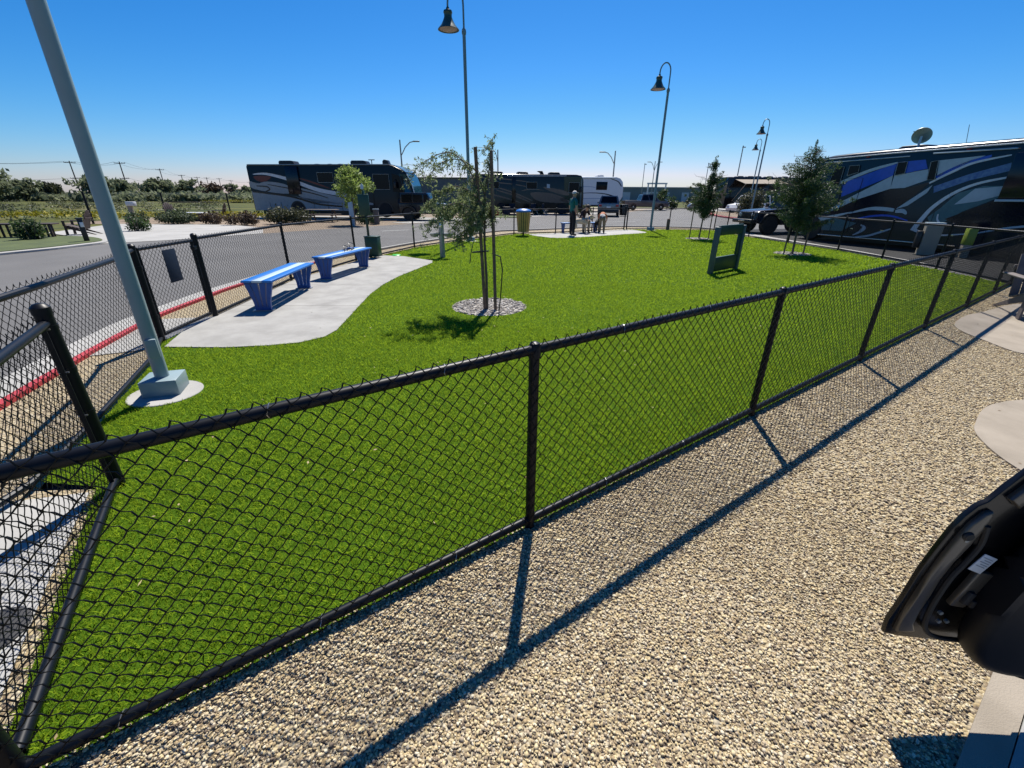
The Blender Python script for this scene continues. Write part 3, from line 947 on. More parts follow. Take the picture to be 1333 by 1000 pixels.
# fence run behind the benches and round to the far side
rf = thing('chain_link_fence', 'black chain link fence curving behind the blue benches to the far people', 'fence')
pts = [B_, C_, D_, E_, F_, G_, H_, H2]
for i, p in enumerate(pts):
    post(rf, p, 1.08 if i else 1.1, 0.036 if i == 0 else 0.026, 10, loop=i > 0)
rail(rf, pts, 1.06, 0.022)
rail(rf, pts, 0.045, 0.022, 'bottom_rail')
for i in range(len(pts) - 1):
    chain('chain_mesh', rf, pts[i], pts[i + 1], 0.03, 1.10, 0.0020 if i < 2 else 0.0015, 4 if i < 2 else 3, 0.022, False, MW if i < 3 else 0.095)
fg = thing('swing_gate', 'far chain link gate behind the people at the far fence', 'gate')
post(fg, GT, 1.12, 0.034, 10, loop=False)
rail(fg, [H2, GT], 1.05, 0.02)
rail(fg, [H2, GT], 0.06, 0.02, 'bottom_rail')
chain('chain_mesh', fg, H2, GT, 0.05, 1.08, 0.0014, 3, 0.02, False, 0.095)
ff = thing('chain_link_fence', 'far black chain link fence between the far gate and the blue motorhome', 'fence')
pts = [GT2, I_, J_]
for i, p in enumerate(pts):
    post(ff, p, 1.08, 0.034 if i == 0 else 0.026, 10, loop=i > 0)
rail(ff, pts, 1.05, 0.02)
rail(ff, pts, 0.05, 0.02, 'bottom_rail')
for i in range(len(pts) - 1):
    chain('chain_mesh', ff, pts[i], pts[i + 1], 0.04, 1.09, 0.0014, 3, 0.02, False, 0.095)
# right side fence
sf = thing('chain_link_fence', 'black chain link fence in front of the blue motorhome', 'fence')
pts = [J_, (10.35, 22.0), K_, (10.66, 17.4), L_, (10.75, 12.9), (10.52, 10.9), CRN]
for i, p in enumerate(pts[1:-1]):
    post(sf, p, 1.03, 0.026, 10)
rail(sf, pts, 1.0, 0.022)
rail(sf, pts, 0.05, 0.02, 'bottom_rail')
for i in range(len(pts) - 1):
    chain('chain_mesh', sf, pts[i], pts[i + 1], 0.04, 1.04, 0.0015, 3, 0.022, False)

# ------------------------------------------------------------------ lamp posts
def bell_lamp(name, label, loc, mat_pole, dirx, base=True, rad=0.058, hgt=6.15, group='bell shaped street lamps'):
    t = thing(name, label, 'street lamp', loc, 0, group)
    mb = MB()
    mb.lathe([(rad, 0.1), (rad * 0.93, hgt), ], (0, 0, 0), 16)
    mb.lathe([(rad * 1.15, hgt - 0.12), (rad * 1.3, hgt - 0.06), (rad * 1.15, hgt), (rad * 0.6, hgt + 0.05)], (0, 0, 0), 16)
    mb.build('pole', mat_pole, t)
    u = Vector(dirx)
    w = 0.50
    pts = [(0, 0, hgt), (0, 0, hgt + 0.62)]
    for q in range(1, 13):
        th = math.pi * q / 12
        k = (1 - math.cos(th)) / 2 * w
        pts.append((u.x * k, u.y * k, hgt + 0.66 + math.sin(th) * 0.36))
    pts.append((u.x * w, u.y * w, hgt + 0.55))
    MB().tube(pts, 0.030, 8).build('gooseneck', mat_pole, t)
    c = (u.x * w, u.y * w, hgt)
    sh = MB().lathe([(0.03, 0.60), (0.055, 0.56), (0.055, 0.53), (0.13, 0.50), (0.145, 0.45), (0.125, 0.40), (0.125, 0.33), (0.165, 0.24), (0.235, 0.12), (0.335, 0.02), (0.345, 0.0), (0.33, 0.0), (0.22, 0.11), (0.1, 0.2)], c, 28, closed_ends=True)
    sh = sh.build('lamp_shade', M['lamp_green'], t)
    MB().lathe([(0.29, 0.02), (0.2, -0.012), (0.05, -0.02)], c, 24).build('lens', M['lamp_lens'], sh)
    if base:
        MB().bbox((0, 0, 0.075), (0.27, 0.27, 0.15), 0.008, rz=R(20)).build('base_cover', mat_pole, t)
        MB().lathe([(0.275, -0.08), (0.275, 0.008), (0.27, 0.012)], (0.02, -0.04, 0), 36).build('footing', M['conc_white'], t)
    return t
lampL = bell_lamp('street_lamp', 'tall grey steel lamp post rising from the turf inside the near left corner', (-3.044, 3.421, 0), M['steel_paint'], (-1, 0), True, 0.052)
lampL.rotation_euler = (0, R(0.8), 0)
MB().bbox((0.045, -0.055, 0.42), (0.075, 0.03, 0.16), 0.006, rz=R(35)).build('handhole_cover', M['steel_paint'], lampL)
bell_lamp('street_lamp', 'tall bell lamp standing behind the staked young tree with drooping branches', (-1.63, 17.3, 0), M['pole_dark'], (-1, 0.05), hgt=6.52)
bell_lamp('street_lamp', 'bell lamp standing at the far fence to the right of the people', (7.135, 23.55, 0), M['pole_dark'], (-0.9, 0.2))
bell_lamp('street_lamp', 'bell lamp on the far planted island, the taller looking of the distant pair', (19.9, 38.6, 0), M['pole_dark'], (-1, 0), False)
bell_lamp('street_lamp', 'bell lamp beyond the far planted island, the smaller looking of the distant pair', (25.9, 51.0, 0), M['pole_dark'], (-1, 0.1), False)

# ------------------------------------------------------------------ benches
def make_bench(name, label, loc, rz, group):
    t = thing(name, label, 'bench', loc, rz, group)
    Lb = 1.84
    for i, (y, m) in enumerate(((-0.145, 'blue'), (0.0, 'pale_edge'), (0.145, 'blue'))):
        MB().bbox((Lb / 2, y, 0.445), (Lb, 0.138, 0.032), 0.008).build('seat_plank', M[m], t)
    for x in (0.06, Lb - 0.10):
        leg = MB()
        for sgn in (-1, 1):
            for oo, ii in (([(0.205, 0.428), (0.155, 0.26), (0.118, 0.12), (0.112, 0.0)], [(0.066, 0.0), (0.070, 0.13), (0.092, 0.27), (0.128, 0.428)]),
                           ([(0.112, 0.428), (0.078, 0.27), (0.058, 0.15), (0.054, 0.06)], [(0.008, 0.06), (0.008, 0.16), (0.010, 0.30), (0.012, 0.428)])):
                poly = [(sgn * a_, b_) for a_, b_ in smooth_poly(oo, 4, False) + smooth_poly(ii, 4, False)]
                n = len(poly)
                vs = [(x - 0.02, p[0], p[1] + 0.012) for p in poly] + [(x + 0.02, p[0], p[1] + 0.012) for p in poly]
                fs = [tuple(range(n)), tuple(range(2 * n - 1, n - 1, -1))] + [(k, (k + 1) % n, n + (k + 1) % n, n + k) for k in range(n)]
                leg.add(vs, fs)
        leg.box((x, 0, 0.424), (0.04, 0.40, 0.010))
        leg.box((x, 0, 0.045), (0.038, 0.22, 0.06))
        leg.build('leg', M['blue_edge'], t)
        MB().box((x, 0, 0.018), (0.10, 0.28, 0.014)).build('foot_plate', M['zinc'], t)
    MB().box((Lb / 2, 0, 0.415), (Lb - 0.3, 0.06, 0.026)).build('stretcher', M['blue_edge'], t)
    return t
BG = 'blue park benches'
b1 = make_bench('park_bench', 'nearest blue park bench with a pale middle plank and curved legs', (-3.70, 6.22, 0.0), R(95.2), BG)
b2 = copy_tree(b1)
b2.location = (-3.83, 8.83, 0)
b2.rotation_euler = (0, 0, R(82.0))
b2['label'] = 'second blue park bench with a dark leash lying on its planks'
b3 = copy_tree(b1)
b3.location = (2.32, 21.55, 0)
b3.rotation_euler = (0, 0, R(18))
b3['label'] = 'blue bench on the far pad that the seated person uses'
# leash on the second bench
ls = MB()
pts = []
for q in range(60):
    th = q * 0.42
    pts.append((-3.72 + 0.10 * math.cos(th) * (1 - q / 130), 9.95 + q * 0.006 + 0.13 * math.sin(th), 0.475 + 0.012 * math.sin(q * 0.9)))
ls.tube(pts, 0.007, 6)
for cy, rr in ((9.78, 0.12), (10.12, 0.15)):
    ls.tube([(-3.68 + 0.03 * math.sin(k), cy + rr * math.cos(k * math.pi / 9), 0.47 + rr * 1.0 * abs(math.sin(k * math.pi / 9))) for k in range(10)], 0.007, 6)
tag(ls.build('leash', M['plastic_black']), 'tangled black leash with two upright loops on the second bench', 'leash')
tag(MB().bbox((-3.70, 10.12, 0.485), (0.10, 0.12, 0.05), 0.015).build('retractable_leash', M['blue_edge']), 'small blue retractable leash case on the second bench', 'leash case')

# ------------------------------------------------------------------ pet waste station, fountain, bin
ws = thing('pet_waste_station', 'dark green dog waste station with bag box and bin on a post by the fence', 'waste station', (-3.96, 12.35, 0), R(-8))
MB().bbox((0, 0.0, 0.86), (0.05, 0.05, 1.72), 0.004).build('post', M['green_box'], ws)
bx = MB().bbox((0.13, -0.06, 0.30), (0.36, 0.24, 0.50), 0.012).build('waste_bin', M['green_box'], ws)
MB().bbox((0.13, -0.06, 0.565), (0.38, 0.26, 0.03), 0.008).build('lid', M['green_box'], bx)
MB().bbox((0.0, -0.045, 1.36), (0.30, 0.05, 0.52), 0.01).build('bag_dispenser', M['green_box'], ws)
MB().prism_xz([(-0.03, 1.74), (0.03, 1.74), (0.05, 1.82), (0.0, 1.88), (-0.05, 1.82)], -0.045, -0.035).build('emblem', M['pale_edge'], ws)
tag(MB().lathe([(0.02, 0.028), (0.10, 0.026), (0.125, 0.012), (0.125, 0.0), (0.1, 0.004)], (-3.35, 12.75, 0.012), 24).build('flying_disc', M['green_toy']), 'bright green toy disc lying by the waste station', 'toy')

df = thing('drinking_fountain', 'grey pedestal pet drinking fountain with side bowls at the pad tip', 'drinking fountain', (-1.97, 12.45, 0))
MB().lathe([(0.075, 0.0), (0.07, 1.0), (0.075, 1.03), (0.06, 1.06), (0.03, 1.07)], (0, 0, 0), 16).build('pedestal', M['grey_metal'], df)
for sx in (-1, 1):
    MB().lathe([(0.03, -0.07), (0.10, -0.05), (0.135, 0.02), (0.14, 0.03), (0.125, 0.028), (0.08, -0.03), (0.02, -0.04)], (sx * 0.19, -0.02, 0.62), 18).build('bowl', M['grey_metal'], df)
MB().bbox((0, -0.08, 0.86), (0.08, 0.03, 0.10), 0.006).build('push_button', M['chrome'], df)

tb = thing('litter_bin', 'yellow slatted litter bin with a blue lid on a short post', 'litter bin', (0.45, 19.75, 0))
MB().lathe([(0.035, -0.05), (0.035, 0.2)], (0, 0, 0), 12).build('post', M['vinyl'], tb)
MB().lathe([(0.21, 0.17), (0.275, 0.98)], (0, 0, 0), 24).build('liner', M['plastic_black'], tb)
for k in range(18):
    a = 2 * math.pi * k / 18
    lo, hi = 0.225, 0.292
    tx, ty = -math.sin(a), math.cos(a)
    vs = []
    for r, z in ((lo, 0.17), (hi, 0.97)):
        wd = 0.030 if z < 0.5 else 0.038
        for s1, dr in ((-1, 0), (1, 0), (1, 0.02), (-1, 0.02)):
            vs.append(((r + dr) * math.cos(a) + tx * wd * s1, (r + dr) * math.sin(a) + ty * wd * s1, z))
    MB().add(vs, [(0, 1, 2, 3), (7, 6, 5, 4), (0, 4, 5, 1), (1, 5, 6, 2), (2, 6, 7, 3), (3, 7, 4, 0)]).build('slat', M['bin_wood'], tb, smooth=0)
MB().lathe([(0.32, 0.97), (0.325, 1.02), (0.29, 1.06), (0.16, 1.10), (0.14, 1.09)], (0, 0, 0), 24).build('lid', M['blue'], tb)
# bollard by far fence
mb = MB().lathe([(0.085, -0.05), (0.085, 0.50), (0.07, 0.54), (0.03, 0.56)], (8.15, 23.95, 0), 14)
tag(mb.build('bollard', M['wood_stake']), 'short brown bollard standing by the far fence', 'bollard')

# agility jump frame
ag = thing('agility_frame', 'dark green rectangular agility window frame standing on the turf', 'agility frame', (4.95, 10.30, 0), R(40))
MB().bbox((-0.62, 0, 0.50), (0.10, 0.11, 1.02), 0.02).build('upright', M['ag_grey'], ag)
MB().bbox((0.62, 0, 0.50), (0.10, 0.11, 1.02), 0.02).build('upright', M['ag_grey'], ag)
MB().bbox((0, 0, 0.93), (1.14, 0.05, 0.21), 0.008).build('top_panel', M['green_box'], ag)
MB().bbox((0, 0, 0.20), (1.14, 0.05, 0.32), 0.008).build('bottom_panel', M['green_box'], ag)
MB().bbox((-0.545, 0.0, 0.59), (0.05, 0.05, 0.46), 0.006).build('side_panel', M['green_box'], ag)
MB().bbox((0.51, 0.0, 0.59), (0.12, 0.05, 0.46), 0.006).build('side_panel', M['green_box'], ag)

# ------------------------------------------------------------------ vegetation
def leaf_cloud(name, parent, clumps, n, size, m, seed, aspect=0.5, droop=0.0, loc=(0, 0, 0)):
    """clumps: (x,y,z,rx,ry,rz,weight)"""
    g = np.random.default_rng(seed)
    C = np.array([c[:6] for c in clumps], float)
    w = np.array([c[6] if len(c) > 6 else c[3] * c[4] * c[5] for c in clumps], float)
    idx = g.choice(len(C), n, p=w / w.sum())
    d = g.normal(0, 1, (n, 3))
    d /= np.linalg.norm(d, axis=1)[:, None]
    rad = g.uniform(0, 1, n) ** 0.42
    P = C[idx, :3] + d * rad[:, None] * C[idx, 3:6] * (1 + g.normal(0, 0.10, (n, 1)))
    u = g.normal(0, 1, (n, 3))
    u[:, 2] -= droop
    u /= np.linalg.norm(u, axis=1)[:, None]
    v = np.cross(u, g.normal(0, 1, (n, 3)))
    v /= np.linalg.norm(v, axis=1)[:, None] + 1e-9
    s = size * g.uniform(0.6, 1.4, n)
    a, b = u * s[:, None], v * (s * aspect)[:, None]
    V = np.stack([P - a, P + b * 0.9, P + a, P - b * 0.9], 1).reshape(-1, 3)
    Fc = (np.arange(n) * 4)[:, None] + np.array([[0, 1, 2, 3]])
    V = V + np.array(loc)
    return np_mesh(name, V, Fc, m, parent)

def bush(name, label, loc, rx, ry, h, m, n=900, size=0.06, seed=1, group=None, cat='shrub'):
    g = random.Random(seed)
    t = thing(name, label, cat, loc, 0, group)
    cl = []
    for k in range(9):
        a = g.uniform(0, 6.28)
        q = g.uniform(0.2, 0.75)
        hh = h * g.uniform(0.45, 1.0)
        cl.append((rx * q * math.cos(a), ry * q * math.sin(a), hh * 0.52, rx * g.uniform(0.28, 0.5), ry * g.uniform(0.3, 0.5), hh * 0.5))
    leaf_cloud('foliage', t, cl, n, size, m, seed, 0.55)
    mb = MB()
    for k in range(7):
        a = g.uniform(0, 6.28)
        q = g.uniform(0.3, 0.8)
        mb.tube([(0.1 * math.cos(a), 0.1 * math.sin(a), -0.05), (rx * q * math.cos(a) * .6, ry * q * math.sin(a) * .6, h * 0.4), (rx * q * math.cos(a), ry * q * math.sin(a), h * 0.8)], [0.02, 0.014, 0.006], 5)
    mb.build('stem', M['bark'], t)
    return t

def branches(mb, g, p0, p1, r0, n, spread, length, twig=3, up=0.3):
    """limbs from a trunk p0-p1, returns tip points"""
    tips = []
    p0, p1 = Vector(p0), Vector(p1)
    for k in range(n):
        f = g.uniform(0.35, 1.0)
        b = p0.lerp(p1, f)
        a = g.uniform(0, 6.28)
        L_ = length * (1.28 - 1.0 * f) * g.uniform(0.7, 1.25)
        d = Vector((math.cos(a) * spread, math.sin(a) * spread, up + g.uniform(-0.1, 0.35)))
        d.normalize()
        m1 = b + d * L_ * 0.5
        e = b + d * L_ + Vector((0, 0, -0.1 * L_))
        mb.tube([b, m1, e], [r0 * 0.35, r0 * 0.22, r0 * 0.08], 5)
        for q in range(twig):
            s = b.lerp(e, g.uniform(0.45, 0.95))
            dd = Vector((g.gauss(0, 1), g.gauss(0, 1), g.gauss(0.1, 0.6))).normalized() * L_ * 0.4
            mb.tube([s, s + dd], [r0 * 0.12, r0 * 0.04], 4)
            tips.append(s + dd)
        tips.append(e)
    return tips

def tree(name, label, loc, h, crown_z0, cr, m, n=2500, size=0.06, seed=1, trunk_r=0.05, conical=False, nl=16, group=None, lean=(0, 0), aspect=0.5, stakes=None, cat='tree', clump=0.3):
    g = random.Random(seed)
    t = thing(name, label, cat, loc, 0, group)
    mb = MB()
    top = Vector((lean[0], lean[1], h * 0.9))
    mid = Vector((lean[0] * 0.4 + g.uniform(-.03, .03), lean[1] * 0.4, h * 0.45))
    mb.tube([(0, 0, -0.1), mid, top], [trunk_r, trunk_r * 0.7, trunk_r * 0.2], 8)
    tips = branches(mb, g, (0, 0, crown_z0 * 0.8), top, trunk_r, nl, 1.0, cr * 1.25)
    mb.build('trunk', M['bark'], t)
    cl = []
    for p in tips:
        s = clump * cr * g.uniform(0.6, 1.3)
        cl.append((p.x, p.y, max(p.z, crown_z0 + s * 0.4), s, s, s * 0.75))
    k = 7 if not conical else 10
    if conical and stakes:
        cl = []
        for i in range(stakes):
            f = g.random() ** 1.05
            z = crown_z0 + (h * 0.93 - crown_z0) * f
            R0 = cr * (1 - f) ** 0.62 * min(1, 0.6 + f * 2.0) * g.uniform(0.5, 1.35)
            a = g.uniform(0, 6.28)
            rise = g.uniform(0.15, 0.75)
            for q in range(5):
                u = 0.18 + 0.82 * q / 4
                w = 0.17 * cr * (1.25 - 0.85 * u)
                cl.append((lean[0] * f + math.cos(a) * R0 * u, lean[1] * f + math.sin(a) * R0 * u, z + R0 * u * rise, w, w, w * 0.9, (1.1 - 0.6 * u) * (0.12 + (R0 / cr) ** 1.5)))
        for q in range(7):
            cl.append((lean[0] + g.gauss(0, 0.03), lean[1] + g.gauss(0, 0.03), h * (0.90 + 0.017 * q), 0.06 - 0.006 * q, 0.06 - 0.006 * q, 0.06, 0.16))
        k = 0
    for i in range(k):
        f = (i + 0.5) / k
        z = crown_z0 + (h - crown_z0) * f
        rr = cr * (1 - f) ** 1.15 * 0.95 * min(1, 0.55 + f * 2.2) if conical else cr * math.sin(math.pi * (0.2 + 0.75 * f)) * 0.8
        for q in range(4):
            a = g.uniform(0, 6.28)
            cl.append((lean[0] * f + rr * 0.55 * math.cos(a), lean[1] * f + rr * 0.55 * math.sin(a), z, max(rr * 0.5, 0.05), max(rr * 0.5, 0.05), (h - crown_z0) / k * 0.9))
    leaf_cloud('crown', t, cl, n, size, m, seed, aspect, 0.4)
    return t

def stake(name, label, x, y, h, r, lean, group):
    return tag(MB().tube([(x - lean[0], y - lean[1], -0.1), (x, y, h * 0.5), (x + lean[0], y + lean[1], h)], r, 8).build(name, M['wood_stake']), label, 'tree stake', group)

def ring(name, label, cx, cy, rx, n, seed):
    pl = [(cx + rx * math.cos(a), cy + rx * math.sin(a)) for a in np.linspace(0, 2 * math.pi, 40, endpoint=False)]
    structure(name + '_bed', MB().prism(pl, -0.05, 0.006), M['white_stone_bed'], 'bed of pale stones under ' + label)
    g = np.random.default_rng(seed)
    a = g.uniform(0, 6.28, n)
    r = np.sqrt(g.uniform(0, 1, n)) * rx * 0.98
    P = np.stack([cx + r * np.cos(a), cy + r * np.sin(a), g.uniform(0.004, 0.014, n)], -1)
    o = stones(name, P, g.uniform(0.012, 0.026, n), M['white_stone'], 0.55)
    tag(o, 'pale loose stones round ' + label, 'stones', kind='stuff')

# the wispy staked tree in the middle
ring('stone_mulch', 'the wispy staked tree', -0.365, 6.66, 0.585, 900, 3)
t = thing('young_tree', 'wispy staked young tree with drooping fine branches in the middle of the turf', 'tree', (-0.365, 6.45, 0))
g = random.Random(11)
mb = MB()
mb.tube([(-0.02, 0, -0.1), (-0.025, 0.0, 0.5), (-0.045, 0.02, 1.0), (-0.03, 0.03, 1.5), (0.0, 0.03, 1.85)], [0.020, 0.019, 0.017, 0.013, 0.008], 8)
limbs = [
    [(-0.02, .02, 1.30), (-0.12, -.05, 1.62), (-0.22, -0.1, 1.92), (-0.42, -0.14, 2.10), (-0.62, -0.15, 2.09), (-0.85, -0.1, 1.98), (-0.97, -0.1, 1.88)],
    [(-0.01, .02, 1.55), (-0.12, .05, 1.86), (-0.28, .06, 2.02), (-0.50, .10, 2.05), (-0.68, .1, 1.97), (-0.80, .12, 1.85)],
    [(-0.01, .02, 1.45), (-0.25, .1, 1.66), (-0.48, .14, 1.72), (-0.70, .16, 1.62), (-0.84, .2, 1.48)],
    [(-0.01, .02, 1.25), (-0.22, -.08, 1.45), (-0.45, -.12, 1.50), (-0.62, -.15, 1.40), (-0.76, -.2, 1.24)],
    [(-0.01, .02, 1.20), (-0.15, .1, 1.32), (-0.32, .16, 1.33), (-0.45, .2, 1.20)],
    [(-0.01, .02, 1.35), (0.03, .02, 1.46), (0.06, .03, 1.44), (0.08, 0.02, 1.34)],
    [(-0.01, .02, 1.30), (-0.06, -.12, 1.45), (-0.10, -.22, 1.42), (-0.12, -.3, 1.25)],
    [(0.0, .02, 1.7), (0.04, .05, 1.95), (0.08, .05, 2.18), (0.09, 0.05, 2.30)],
    [(-0.01, .02, 1.38), (-0.2, .25, 1.6), (-0.35, .4, 1.62), (-0.45, .5, 1.5)],
    [(-0.01, .02, 1.18), (-0.18, -.05, 1.22), (-0.32, -.08, 1.14), (-0.40, -.1, 1.04)],
]
cl = []
for i, lb in enumerate(limbs):
    P = smooth_poly(lb, 4, False)
    n = len(P)
    mb.tube(P, [0.010 * (1 - k / n) + 0.002 for k in range(n)], 5)
    for k in range(2, n):
        for q in range(3):
            s = Vector(P[k])
            d = Vector((g.gauss(-0.2, 0.5), g.gauss(0, 0.6), g.gauss(-0.5, 0.45))) * 0.17
            e = s + d
            mb.tube([s, s + d * 0.55 + Vector((0, 0, 0.015)), e], [0.0028, 0.002, 0.001], 4)
            dens = 1.0 if (s.z < 1.75 and i != 7) else 0.45
            for f in (0.3, 0.6, 0.95):
                c = s.lerp(e, f)
                cl.append((c.x, c.y, c.z, 0.035, 0.035, 0.045, dens))
for k in range(70):
    f = g.random()
    x = -0.38 + g.gauss(0, 0.22)
    cl.append((x, 0.05 + g.gauss(0, 0.16), 1.38 + g.gauss(0, 0.13) - 0.1 * x, 0.10, 0.10, 0.08, 1.5))
mb.build('trunk', M['bark'], t)
leaf_cloud('crown', t, cl, 12000, 0.021, M['leaf_wispy'], 21, 0.34, 0.5)
SG = 'stakes of the wispy tree'
stake('tree_stake', 'left tall brown stake of the wispy tree', -0.46, 6.43, 2.19, 0.024, (-0.045, 0.0), SG)
stake('tree_stake', 'right tall brown stake of the wispy tree', -0.275, 6.40, 2.14, 0.023, (-0.02, 0.03), SG)
tie = MB()
tie.tube([(-0.47 + 0.12 * math.cos(a), 6.43 + 0.05 * math.sin(a), 0.86 + 0.01 * math.cos(a)) for a in np.linspace(0, 6.28, 16)], 0.008, 6)
tie.tube([(-0.30, 6.40, 0.84), (-0.18, 6.36, 0.80), (-0.15, 6.35, 0.62), (-0.17, 6.35, 0.32), (-0.2, 6.36, 0.02)], 0.009, 6)
tie.tube([(-0.47, 6.42, 0.98), (-0.56, 6.38, 1.0), (-0.60, 6.36, 0.85), (-0.62, 6.36, 0.70)], 0.006, 6)
tag(tie.build('tree_tie', M['plastic_black']), 'black rubber tie looped between the wispy tree and its stakes', 'tree tie')

# two dense young trees on the right
ring('stone_mulch', 'the dense tree in front of the blue motorhome', 8.70, 13.85, 0.52, 300, 4)
tree('young_tree', 'dense dark young tree in front of the blue motorhome', (8.68, 13.80, 0), 3.05, 0.62, 1.10, M['leaf_dark'], 24000, 0.034, 8, 0.035, True, 34, aspect=0.30, stakes=95, lean=(-0.12, 0.0))
for sx, w in ((-0.30, 'left'), (0.30, 'right')):
    stake('tree_stake', 'thin dark %s stake of the dense tree by the blue motorhome' % w, 8.68 + sx, 13.75, 1.3, 0.022, (0, 0), 'stakes of the dense tree')
ring('stone_mulch', 'the narrow tree by the far fence', 7.80, 18.9, 0.52, 200, 6)
tree('young_tree', 'narrow dark young tree with stakes near the far fence', (7.80, 18.9, 0), 3.05, 0.80, 0.80, M['leaf_dark'], 13000, 0.038, 12, 0.035, True, 30, lean=(0.14, 0), aspect=0.30, stakes=70)
for sx, w in ((-0.40, 'left'), (0.40, 'right')):
    stake('tree_stake', 'thin dark %s stake of the narrow tree near the far fence' % w, 7.80 + sx, 18.9, 1.35, 0.022, (0, 0), 'stakes of the narrow tree')
tree('street_tree', 'bright light green tree in front of the left motorhome', (-9.5, 27.4, 0), 3.1, 0.9, 1.12, M['leaf_light'], 5200, 0.07, 14, 0.06, False, 16, lean=(0.15, 0))

# ------------------------------------------------------------------ motorhomes
def ribbon(pts, w):
    """tapered band along a curve in the side plane, returns an outline"""
    P = smooth_poly(pts, 6, False)
    n = len(P)
    L_, R_ = [], []
    for i, p in enumerate(P):
        a, b = Vector(P[max(i - 1, 0)]), Vector(P[min(i + 1, n - 1)])
        t = (b - a).normalized()
        f = i / (n - 1)
        ww = (w[0] * (1 - f) ** 2 + 2 * w[1] * f * (1 - f) + w[2] * f * f) / 2
        L_.append((p[0] - t.y * ww, p[1] + t.x * ww))
        R_.append((p[0] + t.y * ww, p[1] - t.x * ww))
    return L_ + R_[::-1]

def decal(parent, outline, m, lay=1, name='paint_stripe', y0=0.0, th=0.003):
    d = y0 - 0.004 - th * lay
    n = len(outline)
    vs = [(p[0], d, p[1]) for p in outline] + [(p[0], y0 + 0.02, p[1]) for p in outline]
    bm = bmesh.new()
    bv = [bm.verts.new(v) for v in vs[:n]]
    f = bm.faces.new(bv)
    bmesh.ops.triangulate(bm, faces=[f])
    bm.verts.index_update()
    tri = [[v.index for v in q.verts] for q in bm.faces]
    bm.free()
    mb = MB()
    mb.add(vs, tri + [(i, (i + 1) % n, n + (i + 1) % n, n + i) for i in range(n)])
    return mb.build(name, m, parent, smooth=0)

def wheel(parent, x, y, r, w, side=-1, dark=False):
    """side -1: outer face towards local -y"""
    ty = MB().lathe([(r * 0.62, -w / 2), (r * 0.93, -w / 2), (r, -w * 0.32), (r, w * 0.32), (r * 0.93, w / 2), (r * 0.62, w / 2)], (x, y, r), 28, 'Y')
    o = ty.build('wheel', M['black'], parent)
    rm = MB()
    yo = y + side * w * 0.42
    rm.lathe([(0.01, side * 0.02), (r * 0.2, side * 0.02), (r * 0.28, side * -0.04), (r * 0.5, side * -0.06), (r * 0.60, side * 0.015), (r * 0.63, side * 0.015), (r * 0.63, side * -0.1)], (x, yo, r), 24, 'Y')
    for k in range(8):
        a = 2 * math.pi * k / 8
        rm.box((x + math.cos(a) * r * 0.40, yo - side * 0.03, r + math.sin(a) * r * 0.40), (r * 0.32, 0.03, r * 0.10), ry=-a)
    rm.build('rim', M['rv_black'] if dark else M['chrome'], o)
    return o

def body_loft(stations, W_, rad=0.14, n=5):
    """stations: (x, zlow, zhigh, inset) - rounded box sections across y 0..W_"""
    mb = MB()
    vs = []
    secs = []
    for x, z0, z1, ins in stations:
        r = min(rad, (z1 - z0) * 0.4)
        y0, y1 = ins, W_ - ins
        pr = [(y0, z0), (y0, z1 - r)]
        for k in range(1, n + 1):
            a = math.pi / 2 * k / n
            pr.append((y0 + r - r * math.cos(a), z1 - r + r * math.sin(a)))
        for k in range(0, n + 1):
            a = math.pi / 2 * k / n
            pr.append((y1 - r + r * math.sin(a), z1 - r + r * math.cos(a)))
        pr.append((y1, z0))
        secs.append([(x, p[0], p[1]) for p in pr])
    m = len(secs[0])
    for s in secs:
        vs += s
    fs = []
    for i in range(len(secs) - 1):
        for k in range(m):
            k2 = (k + 1) % m
            fs.append((i * m + k, (i + 1) * m + k, (i + 1) * m + k2, i * m + k2))
    fs.append(tuple(range(m)))
    fs.append(tuple((len(secs) - 1) * m + k for k in range(m - 1, -1, -1)))
    return mb.add(vs, fs)

def roof_ac(parent, x, y, z, l=1.1, w=0.75, h=0.26, m='plastic_black'):
    mb = MB().prism_xz([(x - l / 2, z), (x + l / 2, z), (x + l / 2 - 0.12, z + h * 0.9), (x + l / 2 - 0.3, z + h), (x - l / 2 + 0.1, z + h), (x - l / 2, z + h * 0.7)], y - w / 2, y + w / 2, 0.03)
    return mb.build('roof_air_conditioner', M[m], parent)

# --- the large blue motorhome on the right: local x runs from its front to its rear, the visible side is y = 0
rz3 = math.atan2(-0.953, 0.302)
v3 = thing('motorhome', 'large dark blue motorhome with silver and royal blue swooshes beyond the right fence', 'motorhome', (12.3, 19.75, -0.02), rz3)
L3, W3 = 11.0, 2.45
st = [(-0.22, 0.45, 1.30, 0.34), (-0.17, 0.36, 1.75, 0.20), (-0.02, 0.32, 2.55, 0.08), (0.10, 0.30, 2.95, 0.03), (0.35, 0.28, 3.09, 0.0), (0.8, 0.26, 3.15, 0.0), (1.6, 0.22, 3.18, 0.0), (3.3, 0.2, 3.19, 0.0), (L3, 0.2, 3.19, 0.0)]
body_loft(st, W3, 0.16).build('body', M['rv_navy'], v3)
MB().box((L3 / 2 + 0.9, W3 / 2, 3.196), (L3 - 2.2, W3 - 0.5, 0.02)).build('roof_membrane', M['rv_teal'], v3)
MB().box((L3 / 2 + 0.3, W3 / 2, 0.34), (L3 - 1.0, W3 - 0.4, 0.5)).build('chassis', M['plastic_black'], v3)
